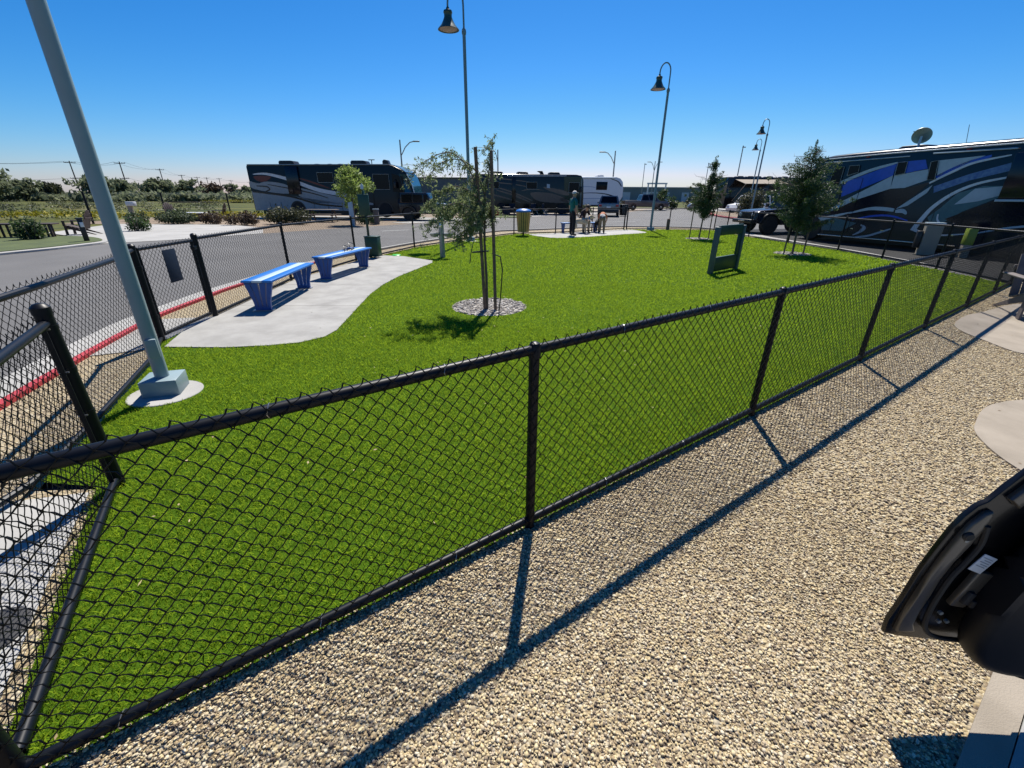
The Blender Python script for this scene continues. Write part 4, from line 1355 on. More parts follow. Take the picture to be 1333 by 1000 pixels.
# roof cap rail and awning tubes
MB().tube([(0.45, -0.02, 3.02), (3.0, -0.03, 3.055), (L3 - .2, -0.03, 3.06)], 0.019, 8).build('awning', M['rv_white'], v3)
MB().tube([(0.55, -0.02, 2.90), (3.6, -0.02, 2.925)], 0.018, 6).build('gutter_rail', M['rv_silver'], v3)
MB().tube([(4.30, -0.06, 2.955), (6.35, -0.06, 2.93)], 0.024, 6).build('gutter_rail', M['rv_silver'], v3)
DK = [
    ('rv_blue', 1, [(1.62, 1.66), (3.25, 2.35), (3.24, 2.74), (2.48, 2.48), (1.5, 2.14)]),
    ('rv_silver', 2, [(1.10, 1.05), (1.68, 1.49), (3.25, 2.35), (3.31, 1.93), (2.2, 1.55), (1.5, 1.2)]),
    ('rv_silver', 2, [(3.30, 2.34), (4.28, 2.5), (4.37, 2.18), (3.75, 1.95), (3.31, 1.93)]),
    ('rv_blue', 2, [(3.25, 2.76), (4.10, 2.79), (4.25, 2.52), (3.3, 2.345)]),
    ('rv_black', 1, [(1.25, 1.03), (2.2, 1.55), (3.31, 1.92), (3.75, 1.93), (4.5, 2.13), (4.2, 1.77), (3.7, 1.3), (3.4, 1.08), (2.12, 1.03)]),
    ('rv_silver', 2, [(4.50, 2.74), (5.65, 2.80), (5.2, 2.58), (4.6, 2.25)]),
    ('rv_steel', 1, [(4.61, 1.98), (5.43, 2.31), (6.32, 2.57), (6.36, 2.36), (5.49, 2.13), (4.67, 1.79)]),
    ('rv_teal', 1, [(4.75, 1.05), (5.01, 1.33), (5.32, 1.78), (5.9, 1.97), (6.38, 1.97), (6.39, 1.67), (5.62, 1.25), (5.30, 0.96), (5.0, 0.70)]),
    ('rv_silver', 2, [(5.72, 1.90), (6.36, 1.96), (6.39, 1.72), (5.9, 1.55), (5.35, 1.45)]),
    ('rv_black', 2, [(5.25, 1.02), (5.8, 1.32), (6.4, 1.63), (6.89, 1.67), (8.5, 1.7), (8.5, 0.80), (5.73, 0.80)]),
    ('rv_silver', 2, [(3.71, 1.28), (4.1, 1.62), (4.56, 2.02), (4.48, 1.79), (4.04, 1.39)]),
    ('rv_teal', 1, [(0.2, 0.42), (2.0, 0.42), (2.5, 0.75), (1.6, 0.9), (0.3, 0.8)]),
]
for mk, lay, pl in DK:
    decal(v3, pl, M[mk], lay)
RB = [
    ('rv_silver', 3, [(1.42, 2.16), (2.4, 2.54), (3.27, 2.75)], (0.10, 0.14, 0.04)),
    ('rv_white', 3, [(4.45, 2.08), (4.95, 2.38), (5.45, 2.62), (6.25, 2.77)], (0.05, 0.10, 0.03)),
    ('rv_blue', 2, [(4.58, 2.24), (5.2, 2.58), (5.8, 2.78)], (0.10, 0.16, 0.06)),
    ('rv_white', 4, [(6.37, 2.19), (5.73, 2.04), (5.21, 1.77), (4.80, 1.36), (4.60, 0.97), (4.48, 0.68)], (0.05, 0.10, 0.16)),
    ('rv_silver', 3, [(0.6, 0.72), (1.4, 0.92), (2.2, 1.13)], (0.16, 0.14, 0.02)),
    ('rv_silver', 3, [(2.1, 1.08), (2.8, 1.26), (3.3, 1.27), (3.66, 1.24)], (0.03, 0.17, 0.10)),
    ('rv_silver', 3, [(3.72, 1.20), (3.95, 1.22), (4.10, 1.12)], (0.08, 0.20, 0.03)),
    ('rv_silver', 3, [(2.6, 0.26), (3.06, 0.34), (3.42, 0.48), (3.8, 0.64)], (0.02, 0.12, 0.03)),
    ('rv_silver', 3, [(2.68, 0.70), (2.86, 0.60), (2.74, 0.46), (2.50, 0.32)], (0.03, 0.16, 0.02)),
    ('rv_white', 3, [(4.40, 0.68), (4.93, 0.52), (5.4, 0.54), (5.95, 0.62)], (0.10, 0.05, 0.03)),
    ('rv_white', 4, [(5.02, 1.16), (5.05, 1.00), (5.18, 0.88), (5.36, 0.84)], (0.03, 0.07, 0.03)),
    ('rv_silver', 3, [(6.2, 0.66), (6.9, 0.86), (7.8, 1.0)], (0.03, 0.07, 0.05)),
    ('rv_blue', 3, [(2.3, 0.86), (3.0, 1.02), (3.6, 1.05), (4.2, 0.92)], (0.03, 0.10, 0.03)),
]
for mk, lay, pl, w in RB:
    decal(v3, ribbon(pl, w), M[mk], lay)
for pl in ([(4.30, 2.71), (4.50, 2.74), (4.58, 2.18), (4.36, 2.18)], [(0.95, 2.05), (1.42, 2.05), (1.42, 2.72), (1.05, 2.72)], [(1.62, 2.40), (2.02, 2.50), (2.0, 2.74), (1.62, 2.74)],
           [(3.32, 2.35), (3.62, 2.40), (3.60, 2.76), (3.30, 2.75)]):
    decal(v3, pl, M['glass'], 5, 'window', th=0.004)
def outline(parent, pts, r, m, name, y=-0.03):
    P = [(p[0], y, p[1]) for p in pts]
    MB().tube(P + [P[0]], r, 5).build(name, M[m], parent)
for pl in ([(4.30, 2.71), (4.50, 2.74), (4.58, 2.18), (4.36, 2.18)], [(0.95, 2.05), (1.42, 2.05), (1.42, 2.72), (1.05, 2.72)], [(1.62, 2.40), (2.02, 2.50), (2.0, 2.74), (1.62, 2.74)],
           [(3.32, 2.35), (3.62, 2.40), (3.60, 2.76), (3.30, 2.75)]):
    outline(v3, pl, 0.012, 'grey_metal', 'window_frame')
outline(v3, [(1.55, 0.42), (2.25, 0.42), (2.25, 2.3), (1.55, 2.3)], 0.008, 'rv_black', 'entry_door_seam', -0.015)
MB().bbox((1.64, -0.035, 1.25), (0.06, 0.03, 0.16), 0.01).build('door_handle', M['chrome'], v3)
MB().bbox((3.0, -0.02, 0.24), (5.6, 0.03, 0.04), 0.006).build('skirt_trim', M['chrome'], v3)
for u in (2.2, 5.2, 7.4):
    MB().bbox((u, -0.03, 3.0), (0.12, 0.03, 0.04), 0.008).build('marker_light', M['red_lens'], v3)
# slide out at the right end of the view
sl = MB().bbox((8.4, -0.12, 2.22), (3.9, 0.26, 1.18), 0.03).build('slide_out', M['rv_black'], v3)
MB().bbox((8.4, -0.27, 1.58), (3.95, 0.03, 0.06), 0.008).build('slide_trim', M['rv_silver'], sl)
MB().bbox((7.6, -0.255, 2.4), (1.1, 0.02, 0.6), 0.02).build('window', M['glass'], sl)
for u in (2.75, 4.9, 6.4):
    MB().box((u, -0.012, 0.75), (0.012, 0.004, 0.9)).build('compartment_seam', M['rv_black'], v3)
mb = MB()
for u in (2.4, 3.5, 5.6, 7.2):
    mb.box((u, -0.014, 0.55), (0.10, 0.012, 0.035))
mb.build('compartment_latch', M['chrome'], v3)
wheel(v3, 0.72, 0.10, 0.46, 0.28)
wheel(v3, 7.9, 0.10, 0.46, 0.28)
wheel(v3, 9.0, 0.10, 0.46, 0.28)
for x in (0.72, 7.9, 9.0):
    decal(v3, [(x + 0.55 * math.cos(a), 0.47 + 0.55 * math.sin(a)) for a in np.linspace(0, math.pi, 14)] + [(x - 0.55, 0.24), (x + 0.55, 0.24)], M['plastic_black'], 0.2, 'wheel_well')
for x in (2.0, 6.2):
    roof_ac(v3, x + 1, 1.3, 3.18, 1.0, 0.7, 0.16)
# satellite dish
dish = MB()
c = Vector((3.35, 0.6, 3.56))
ax = Vector((-0.45, 0.72, 0.53)).normalized()
e1 = ax.orthogonal().normalized()
e2 = ax.cross(e1)
vs, fs = [], []
for i in range(6):
    r = 0.27 * (i / 5)
    for k in range(20):
        a = 2 * math.pi * k / 20
        p = c + (e1 * math.cos(a) + e2 * math.sin(a)) * r + ax * (r * r * 0.6)
        vs.append(p[:])
for i in range(5):
    for k in range(20):
        k2 = (k + 1) % 20
        fs.append((i * 20 + k, (i + 1) * 20 + k, (i + 1) * 20 + k2, i * 20 + k2))
n0 = len(vs)
vs += [(Vector(v) - ax * 0.015)[:] for v in vs]
fs += [tuple(i + n0 for i in reversed(f)) for f in fs[:]]
fs += [(5 * 20 + k, 5 * 20 + (k + 1) % 20, n0 + 5 * 20 + (k + 1) % 20, n0 + 5 * 20 + k) for k in range(20)]
dish.add(vs, fs)
dsh = dish.build('satellite_dish', M['grey_metal'], v3)
MB().tube([(3.35, 0.6, 3.18), (3.35, 0.6, 3.45), c[:]], 0.035, 8).tube([(c - e2 * 0.3)[:], (c + ax * 0.42)[:]], 0.014, 6).bbox((c + ax * 0.44)[:], (0.10, 0.08, 0.08), 0.02).build('feed_arm', M['rv_silver'], dsh)
MB().tube([(4.82, 0.4, 3.18), (4.72, 0.4, 3.72)], 0.008, 5).build('antenna', M['grey_metal'], v3)
MB().bbox((0.25, -0.22, 2.35), (0.14, 0.16, 0.34), 0.04).tube([(0.3, 0.02, 2.55), (0.25, -0.22, 2.5)], 0.02, 6).build('side_mirror', M['plastic_black'], v3)

# --- left motorhome, navy over silver, front at local +x
rz1 = math.atan2(-0.10, 0.97)
M['rv1_dark'] = mat('blue black coach paint', (0.004, 0.009, 0.015), 0.3, coat=0.1, spec=0.25)
M['rv1_grey'] = mat('dim silver coach paint', (0.33, 0.38, 0.41), 0.3, coat=0.1, spec=0.25)
v1 = thing('motorhome', 'dark navy and silver motorhome with dark red swooshes parked across the road on the left', 'motorhome', (-19.3, 35.2, 0.08), rz1)
W1 = 2.55
body_loft([(-0.40, 0.45, 3.45, 0.0), (-0.33, 0.4, 3.56, 0.0), (10.3, 0.4, 3.56, 0.0), (10.75, 0.4, 3.46, 0.0), (11.3, 0.4, 3.22, 0.03), (11.65, 0.4, 2.98, 0.12), (11.95, 0.42, 2.2, 0.24), (12.10, 0.45, 1.35, 0.32), (12.1, 0.5, 1.0, 0.36)], W1, 0.10).build('body', M['rv1_dark'], v1)
MB().box((5.6, W1 / 2, 0.35), (11.0, W1 - 0.4, 0.5)).build('chassis', M['plastic_black'], v1)
decal(v1, [(-0.36, 1.74), (2.69, 1.44), (4.23, 0.95), (6.62, 0.93), (7.21, 0.62), (7.18, 0.42), (-0.36, 0.42)], M['rv1_grey'], 1)
decal(v1, smooth_poly([(1.06, 2.40), (2.53, 2.16), (2.5, 1.58), (-0.17, 1.90), (-0.34, 2.40), (0.2, 2.26)], 4), M['rv1_grey'], 1)
decal(v1, [(3.4, 2.0), (5.2, 1.62), (7.2, 1.22), (9.0, 0.98), (9.0, 0.85), (6.9, 0.88), (4.4, 1.0), (3.3, 1.44)], M['rv1_grey'], 1)
decal(v1, ribbon([(0.0, 2.88), (1.1, 2.90), (2.9, 2.50), (4.9, 1.85), (7.0, 1.50), (8.2, 1.2)], (0.05, 0.36, 0.24)), M['rv_white'], 2)
decal(v1, smooth_poly([(0.06, 2.76), (1.36, 2.74), (0.95, 2.43), (0.3, 2.43)], 4), M['rv_red'], 3)
decal(v1, ribbon([(3.4, 2.66), (4.6, 2.34), (5.8, 1.96)], (0.02, 0.24, 0.02)), M['rv_red'], 2)
decal(v1, ribbon([(-0.3, 1.72), (2.68, 1.38), (4.6, 0.90), (6.6, 0.72)], (0.10, 0.14, 0.10)), M['rv_black'], 3)
decal(v1, ribbon([(1.0, 2.20), (2.6, 1.95), (4.4, 1.62), (5.6, 1.30)], (0.04, 0.12, 0.04)), M['rv_black'], 3)
decal(v1, ribbon([(0.1, 2.1), (0.9, 2.05), (1.1, 1.85), (0.7, 1.72)], (0.06, 0.14, 0.04)), M['rv_black'], 3)
sl = MB().bbox((3.1, -0.06, 2.48), (0.95, 0.14, 1.85), 0.02).build('slide_out', M['rv_black'], v1)
for x0, x1, z0, z1 in ((5.0, 6.2, 2.35, 3.0), (7.2, 8.4, 2.35, 3.0), (9.2, 10.4, 1.9, 2.9)):
    decal(v1, [(x0, z0), (x1, z0), (x1, z1), (x0, z1)], M['glass'], 4, 'window')
decal(v1, [(10.62, 1.75), (11.50, 1.75), (11.42, 2.75), (10.62, 2.95)], M['glass'], 5, 'window')
for x0, x1, z0, z1 in ((5.0, 6.2, 2.35, 3.0), (7.2, 8.4, 2.35, 3.0), (9.2, 10.4, 1.9, 2.9)):
    outline(v1, [(x0, z0), (x1, z0), (x1, z1), (x0, z1)], 0.022, 'grey_metal', 'window_frame')
outline(v1, [(8.55, 0.6), (9.1, 0.6), (9.1, 2.6), (8.55, 2.6)], 0.016, 'rv_black', 'entry_door_seam', -0.02)
MB().bbox((8.65, -0.05, 1.5), (0.06, 0.05, 0.3), 0.01).build('grab_handle', M['chrome'], v1)
for x in (0.9, 1.8, 4.4, 5.5, 6.6):
    MB().box((x, -0.018, 0.72), (0.02, 0.006, 0.6)).build('compartment_seam', M['rv_black'], v1)
# windshield: panel over the sloped nose
wsv = [(11.66, 0.10, 2.95), (11.97, 0.22, 2.18), (12.12, 0.30, 1.40), (12.12, W1 - 0.30, 1.40), (11.97, W1 - 0.22, 2.18), (11.66, W1 - 0.10, 2.95)]
wsv2 = [(p[0] + 0.03, p[1], p[2] + 0.01) for p in wsv]
MB().add(wsv + wsv2, [(0, 1, 2, 3, 4, 5), (11, 10, 9, 8, 7, 6)] + [(i, (i + 1) % 6, 6 + (i + 1) % 6, 6 + i) for i in range(6)]).build('windshield', M['glass_sky'], v1, smooth=0)
sideg = [(11.15, 0.0, 2.95), (11.62, 0.075, 2.88), (12.02, 0.225, 1.5), (11.55, 0.0, 1.5)]
MB().add([(p[0], p[1] - 0.025, p[2]) for p in sideg] + [(p[0], p[1] + 0.03, p[2]) for p in sideg], [(0, 1, 2, 3), (7, 6, 5, 4), (0, 1, 5, 4), (1, 2, 6, 5), (2, 3, 7, 6), (3, 0, 4, 7)]).build('side_glass', M['glass_sky'], v1, smooth=0)
MB().tube([(11.70, 0.09, 2.92), (12.0, 0.21, 2.2), (12.16, 0.30, 1.35)], 0.03, 6).build('windshield_pillar', M['rv_white'], v1)
capv = [(10.35, 0.12, 3.565), (10.8, 0.12, 3.475), (11.32, 0.14, 3.235), (11.62, 0.2, 3.03)]
cv = capv + [(p[0], W1 - p[1], p[2]) for p in capv]
cv2 = [(p[0], p[1], p[2] + 0.02) for p in cv]
MB().add(cv + cv2, [(0, 1, 5, 4), (1, 2, 6, 5), (2, 3, 7, 6), (12, 13, 9, 8), (13, 14, 10, 9), (14, 15, 11, 10), (0, 8, 9, 1), (1, 9, 10, 2), (2, 10, 11, 3), (4, 5, 13, 12), (5, 6, 14, 13), (6, 7, 15, 14)]).build('front_cap', M['rv_cap'], v1, smooth=0)
MB().tube([(-0.3, -0.03, 3.50), (10.4, -0.03, 3.50)], 0.035, 8).build('awning', M['rv_cap'], v1)
for x in (2.3, 7.9):
    roof_ac(v1, x, 1.2, 3.56, 1.25, 0.8, 0.28)
roof_ac(v1, 9.9, 1.2, 3.56, 0.5, 0.5, 0.34)
for x in (4.6, 5.6, 6.4):
    MB().lathe([(0.2, 0.0), (0.18, 0.07), (0.02, 0.09)], (x, 1.0, 3.55), 12).build('roof_vent', M['plastic_black'], v1)
MB().tube([(8.75, 1.2, 3.5), (8.75, 1.2, 3.88)], 0.03, 6).box((8.75, 1.2, 3.9), (0.45, 0.1, 0.05)).build('antenna', M['plastic_black'], v1)
wheel(v1, 3.1, 0.09, 0.5, 0.3)
wheel(v1, 9.9, 0.09, 0.5, 0.3)
for x in (3.1, 9.9):
    decal(v1, [(x + 0.6 * math.cos(a), 0.5 + 0.6 * math.sin(a)) for a in np.linspace(0, math.pi, 14)] + [(x - 0.6, 0.42), (x + 0.6, 0.42)], M['plastic_black'], 4.2, 'wheel_well')
MB().bbox((10.9, -0.28, 2.2), (0.16, 0.18, 0.42), 0.05).tube([(10.9, 0.02, 2.6), (10.9, -0.28, 2.4)], 0.025, 6).build('side_mirror', M['plastic_black'], v1)

# --- brown motorhome behind the people
rz2 = math.atan2(0.15, 0.98)
v2 = thing('motorhome', 'espresso brown motorhome with taupe swooshes behind the litter bin and the people', 'motorhome', (-3.3, 43.5, 0.0), rz2)
body_loft([(-0.5, 0.45, 3.36, 0.0), (-0.42, 0.4, 3.45, 0.0), (9.4, 0.4, 3.48, 0.0), (9.9, 0.4, 3.40, 0.02), (10.12, 0.42, 3.1, 0.08), (10.25, 0.45, 1.6, 0.16), (10.25, 0.5, 1.0, 0.2)], 2.55, 0.12).build('body', M['rv_brown'], v2)
MB().box((4.8, 1.3, 0.35), (9.6, 2.1, 0.5)).build('chassis', M['plastic_black'], v2)
for pl, w, mk, lay in (([(-0.2, 3.14), (2.59, 3.02), (5.11, 2.78)], (0.05, 0.13, 0.02), 'rv_tan', 1), ([(0.59, 2.80), (3.19, 2.62), (4.75, 2.38)], (0.03, 0.14, 0.02), 'rv_tan', 1),
                       ([(1.3, 2.45), (3.19, 1.94), (5.2, 1.2)], (0.05, 0.18, 0.10), 'rv_tan', 1), ([(1.7, 2.12), (3.6, 1.60), (5.0, 1.05)], (0.03, 0.30, 0.05), 'rv_tan', 1),
                       ([(0.9, 1.8), (2.5, 1.45), (4.1, 1.0)], (0.05, 0.22, 0.05), 'rv_tan', 1), ([(2.83, 3.30), (8.4, 3.36)], (0.05, 0.06, 0.05), 'rv_white', 2),
                       ([(4.15, 2.06), (5.12, 2.20), (6.3, 2.10)], (0.05, 0.14, 0.02), 'rv_tan', 1), ([(7.9, 1.35), (8.9, 1.1), (9.9, 0.85)], (0.3, 0.2, 0.1), 'rv_tan', 1)):
    decal(v2, ribbon(pl, w), M[mk], lay)
decal(v2, smooth_poly([(5.0, 1.86), (6.6, 1.90), (7.9, 1.60), (8.6, 1.05), (5.9, 1.15)], 5), M['rv_tan'], 1)
decal(v2, smooth_poly([(6.3, 2.40), (8.45, 2.04), (8.6, 1.66), (6.84, 2.05)], 5), M['rv_tan'], 1)
decal(v2, [(8.35, 0.42), (9.9, 0.42), (9.9, 3.3), (8.2, 3.3)], M['rv_green'], 0.5)
decal(v2, [(9.86, 0.7), (9.99, 0.7), (9.99, 3.1), (9.86, 3.2)], M['rv_cap'], 3)
decal(v2, [(8.7, 1.9), (9.7, 1.9), (9.7, 2.8), (8.7, 2.8)], M['glass'], 3, 'window')
decal(v2, [(6.55, 2.32), (6.85, 2.28), (6.85, 2.62), (6.55, 2.66)], M['rv_silver'], 3, 'window')
outline(v2, [(8.7, 1.9), (9.7, 1.9), (9.7, 2.8), (8.7, 2.8)], 0.025, 'grey_metal', 'window_frame')
for x0, x1 in ((1.0, 2.0), (4.6, 5.6)):
    decal(v2, [(x0, 2.2), (x1, 2.2), (x1, 2.8), (x0, 2.8)], M['glass'], 3, 'window')
    outline(v2, [(x0, 2.2), (x1, 2.2), (x1, 2.8), (x0, 2.8)], 0.022, 'grey_metal', 'window_frame')
MB().bbox((3.4, -0.05, 2.1), (0.35, 0.12, 2.2), 0.02).build('slide_out', M['rv_brown'], v2)
wheel(v2, 2.2, 0.10, 0.5, 0.3)
wheel(v2, 8.1, 0.10, 0.5, 0.3)
for x in (2.0, 4.4, 7.5):
    roof_ac(v2, x, 1.2, 3.46, 1.1, 0.75, 0.24)
roof_ac(v2, 6.3, 1.2, 3.46, 0.35, 0.4, 0.30)
MB().bbox((9.85, -0.22, 2.2), (0.2, 0.16, 0.5), 0.05).tube([(9.85, 0.02, 2.5), (9.85, -0.22, 2.45)], 0.02, 6).build('side_mirror', M['plastic_black'], v2)

# --- white fifth wheel trailer
v5 = thing('travel_trailer', 'white fifth wheel trailer with a dark window behind the grey car', 'trailer', (8.6, 54.0, 0.0), R(12))
body_loft([(-4.5, 0.7, 3.62, 0.0), (3.4, 0.7, 3.68, 0.0), (3.9, 0.9, 3.55, 0.02), (4.25, 1.4, 3.2, 0.06), (4.4, 1.6, 2.6, 0.12)], 2.5, 0.12).build('body', M['white_paint'], v5)
MB().bbox((1.65, -0.01, 2.72), (1.35, 0.06, 0.85), 0.02).build('window', M['glass'], v5)
decal(v5, ribbon([(-1.5, 1.9), (0.6, 1.98), (2.3, 1.85), (3.6, 1.5)], (0.04, 0.10, 0.14)), M['rv_navy'], 1)
decal(v5, ribbon([(-1.5, 2.6), (0.2, 2.62), (0.9, 2.55)], (0.03, 0.05, 0.02)), M['rv_steel'], 1)
decal(v5, ribbon([(-1.2, 1.35), (1.0, 1.4), (2.2, 1.3)], (0.03, 0.06, 0.02)), M['rv_steel'], 1)
decal(v5, ribbon([(2.6, 3.5), (3.6, 3.2), (4.1, 2.7)], (0.05, 0.12, 0.1)), M['rv_navy'], 1)
MB().tube([(-4.3, -0.05, 3.5), (3.2, -0.05, 3.55)], 0.06, 8).build('awning', M['rv_silver'], v5)
roof_ac(v5, 1.8, 1.2, 3.66, 0.9, 0.7, 0.24, 'white_paint')
for x in (-1.0, -0.1):
    wheel(v5, x, 0.1, 0.38, 0.24)
MB().box((0, 1.2, 0.62), (7.5, 1.9, 0.2)).build('chassis', M['plastic_black'], v5)

# --- brown motorhome far right behind the shrub
v4 = thing('motorhome', 'dark brown motorhome with an extended tan awning far right behind the shrub', 'motorhome', (24.6, 53.4, 0.0), R(4))
body_loft([(-0.4, 0.45, 3.4, 0.0), (-0.3, 0.4, 3.7, 0.0), (9.5, 0.4, 3.7, 0.0), (9.9, 0.5, 3.2, 0.1), (10.0, 0.5, 1.2, 0.2)], 2.55, 0.1).build('body', M['rv_brown'], v4)
for pl, w in (([(0.4, 1.0), (3.2, 2.0), (5.8, 2.5)], (0.05, 0.2, 0.03)), ([(2.6, 1.0), (4.2, 1.9), (6.8, 2.3)], (0.05, 0.25, 0.03))):
    decal(v4, ribbon(pl, w), M['rv_tan'], 1)
decal(v4, [(4.6, 2.2), (5.8, 2.2), (5.8, 2.9), (4.6, 2.9)], M['glass'], 1, 'window')
aw = [(0.4, 0.0, 3.45), (5.4, 0.0, 3.45), (5.4, -2.2, 2.95), (0.4, -2.2, 2.95)]
MB().add(aw + [(p[0], p[1], p[2] + 0.03) for p in aw], [(0, 1, 2, 3), (7, 6, 5, 4), (0, 1, 5, 4), (1, 2, 6, 5), (2, 3, 7, 6), (3, 0, 4, 7)]).tube([(0.5, 0, 1.2), (0.5, -2.2, 2.95)], 0.04, 6).tube([(5.3, 0, 1.2), (5.3, -2.2, 2.95)], 0.04, 6).build('awning', M['conc_tan'], v4, smooth=0)
for x in (1.5, 2.7, 3.6, 5.0, 6.8):
    roof_ac(v4, x, 1.2, 3.68, 0.85, 0.7, 0.16)
wheel(v4, 2.0, 0.15, 0.5, 0.3)
wheel(v4, 8.0, 0.15, 0.5, 0.3)

# ------------------------------------------------------------------ cars
def quad_panel(parent, name, pts, m, n, th=0.006):
    n = Vector(n).normalized()
    a = [Vector(p) + n * th for p in pts]
    b = [Vector(p) - n * 0.02 for p in pts]
    k = len(pts)
    return MB().add([p[:] for p in a + b], [tuple(range(k))] + [(i, (i + 1) % k, k + (i + 1) % k, k + i) for i in range(k)]).build(name, m, parent, smooth=0)

def car(t, W_, body, cab, m, wheels, r, bev=0.05, win=True, pillar=0.08, glass='glass', dark=False):
    """body: side profile (x,z); cab: base x0,x1,z0 / roof x0,x1,z1 and inset"""
    MB().prism_xz(body, -W_ / 2, W_ / 2, bev).build('body', M[m], t)
    bx0, bx1, z0, rx0, rx1, z1, ins = cab
    w0, w1 = W_ / 2 - 0.04, W_ / 2 - ins
    c = [(bx0, -w0, z0), (bx1, -w0, z0), (bx1, w0, z0), (bx0, w0, z0), (rx0, -w1, z1), (rx1, -w1, z1), (rx1, w1, z1), (rx0, w1, z1)]
    bm = bmesh.new()
    bv = [bm.verts.new(p) for p in c]
    for f in ((3, 2, 1, 0), (4, 5, 6, 7), (0, 1, 5, 4), (1, 2, 6, 5), (2, 3, 7, 6), (3, 0, 4, 7)):
        bm.faces.new([bv[i] for i in f])
    bmesh.ops.bevel(bm, geom=[e for e in bm.edges if e.verts[0].co.z > z0 + 0.1 or e.verts[1].co.z > z0 + 0.1], offset=0.05, segments=2, affect='EDGES')
    mb = MB()
    bm.verts.index_update()
    mb.add([v.co[:] for v in bm.verts], [[v.index for v in f.verts] for f in bm.faces])
    bm.free()
    mb.build('cabin', M[m], t)
    def lerp(a, b, f):
        return Vector(a).lerp(Vector(b), f)
    def panel(a, b, c_, d, f0, f1, g0, g1, n, name):
        """a,b bottom, d,c top"""
        def q(u, v):
            return lerp(lerp(a, b, u), lerp(d, c_, u), v)
        quad_panel(t, name, [q(f0, g0), q(f1, g0), q(f1, g1), q(f0, g1)], M[glass], n)
    panel(c[1], c[2], c[6], c[5], 0.07, 0.93, 0.10, 0.90, (1, 0, 0.4), 'windshield')
    panel(c[0], c[3], c[7], c[4], 0.09, 0.91, 0.14, 0.88, (-1, 0, 0.3), 'rear_window')
    for s, (i0, i1, i2, i3) in ((-1, (0, 1, 5, 4)), (1, (3, 2, 6, 7))):
        panel(c[i0], c[i1], c[i2], c[i3], 0.06, 0.46, 0.10, 0.88, (0, s, 0.2), 'side_window')
        panel(c[i0], c[i1], c[i2], c[i3], 0.51, 0.92, 0.10, 0.88, (0, s, 0.2), 'side_window')
    for x in wheels:
        for s in (-1, 1):
            wheel(t, x, s * (W_ / 2 - 0.11), r, 0.22, s, dark)
    return t

# grey car seen from behind, by the white trailer
sv_ = thing('parked_car', 'grey car seen from behind beside the white trailer', 'car', (8.75, 42.3, 0), R(78))
car(sv_, 1.86, [(-2.2, 0.40), (-2.25, 0.62), (-2.2, 1.02), (1.0, 1.02), (2.0, 0.95), (2.25, 0.75), (2.25, 0.38), (1.9, 0.28), (-2.0, 0.28)], (-2.12, 0.95, 1.0, -1.75, 0.35, 1.66, 0.22), 'suv_paint', (-1.35, 1.35), 0.36, 0.06)
for s in (-1, 1):
    MB().bbox((-2.24, s * 0.72, 0.88), (0.06, 0.26, 0.16), 0.02).build('tail_light', M['red_lens'], sv_)
    MB().bbox((0.55, s * 1.0, 1.08), (0.10, 0.16, 0.13), 0.03).build('side_mirror', M['suv_paint'], sv_)
MB().bbox((-2.27, 0, 0.42), (0.12, 1.75, 0.22), 0.04).build('bumper', M['plastic_black'], sv_)
MB().bbox((-2.27, 0, 0.76), (0.02, 0.36, 0.13), 0.004).build('licence_plate', M['white_paint'], sv_)
for s in (-1, 1):
    MB().tube([(-1.6, s * 0.66, 1.70), (0.2, s * 0.66, 1.70)], 0.02, 6).build('roof_rail', M['plastic_black'], sv_)
ub = thing('utility_bin', 'black wheeled bin standing on the road edge right of the grey car', 'bin', (10.05, 42.0, -0.04), R(10))
MB().prism_xz([(-0.24, 0.08), (0.24, 0.08), (0.30, 0.95), (-0.30, 0.95)], -0.28, 0.28, 0.02).build('body', M['plastic_black'], ub)
MB().bbox((0, 0, 0.98), (0.66, 0.62, 0.06), 0.02).build('lid', M['plastic_black'], ub)

# plum pickup
pk = thing('pickup_truck', 'plum brown crew cab pickup truck parked side on behind the bell lamp', 'pickup truck', (17.15, 60.5, 0), R(3))
car(pk, 1.95, [(-2.9, 0.55), (-2.92, 1.12), (-0.7, 1.14), (-0.6, 1.14), (1.35, 1.14), (2.6, 1.06), (2.85, 0.9), (2.88, 0.45), (2.2, 0.38), (-2.5, 0.42)], (-0.85, 1.55, 1.12, -0.62, 0.75, 1.88, 0.2), 'pickup_paint', (-1.75, 1.85), 0.42, 0.05)
MB().bbox((-1.85, 0, 1.10), (1.85, 1.5, 0.14), 0.01).build('bed_cover', M['plastic_black'], pk)
MB().bbox((2.9, 0, 0.55), (0.14, 1.85, 0.26), 0.04).build('bumper', M['chrome'], pk)
for s in (-1, 1):
    MB().bbox((2.80, s * 0.78, 0.88), (0.16, 0.3, 0.18), 0.03).build('headlight', M['clear_lens'], pk)
    MB().bbox((1.0, s * 1.08, 1.22), (0.12, 0.18, 0.2), 0.03).build('side_mirror', M['plastic_black'], pk)

# white van
wv = thing('parked_van', 'small white van far right in front of the brown motorhome', 'van', (25.2, 49.6, -0.03), R(200))
car(wv, 1.85, [(-2.1, 0.4), (-2.15, 1.0), (1.2, 1.02), (2.0, 0.92), (2.2, 0.6), (2.15, 0.35), (-2.0, 0.32)], (-2.1, 1.25, 1.0, -1.95, 0.55, 1.85, 0.16), 'white_paint', (-1.3, 1.35), 0.34, 0.05)
for s in (-1, 1):
    MB().bbox((2.12, s * 0.7, 0.78), (0.12, 0.3, 0.16), 0.03).build('headlight', M['clear_lens'], wv)

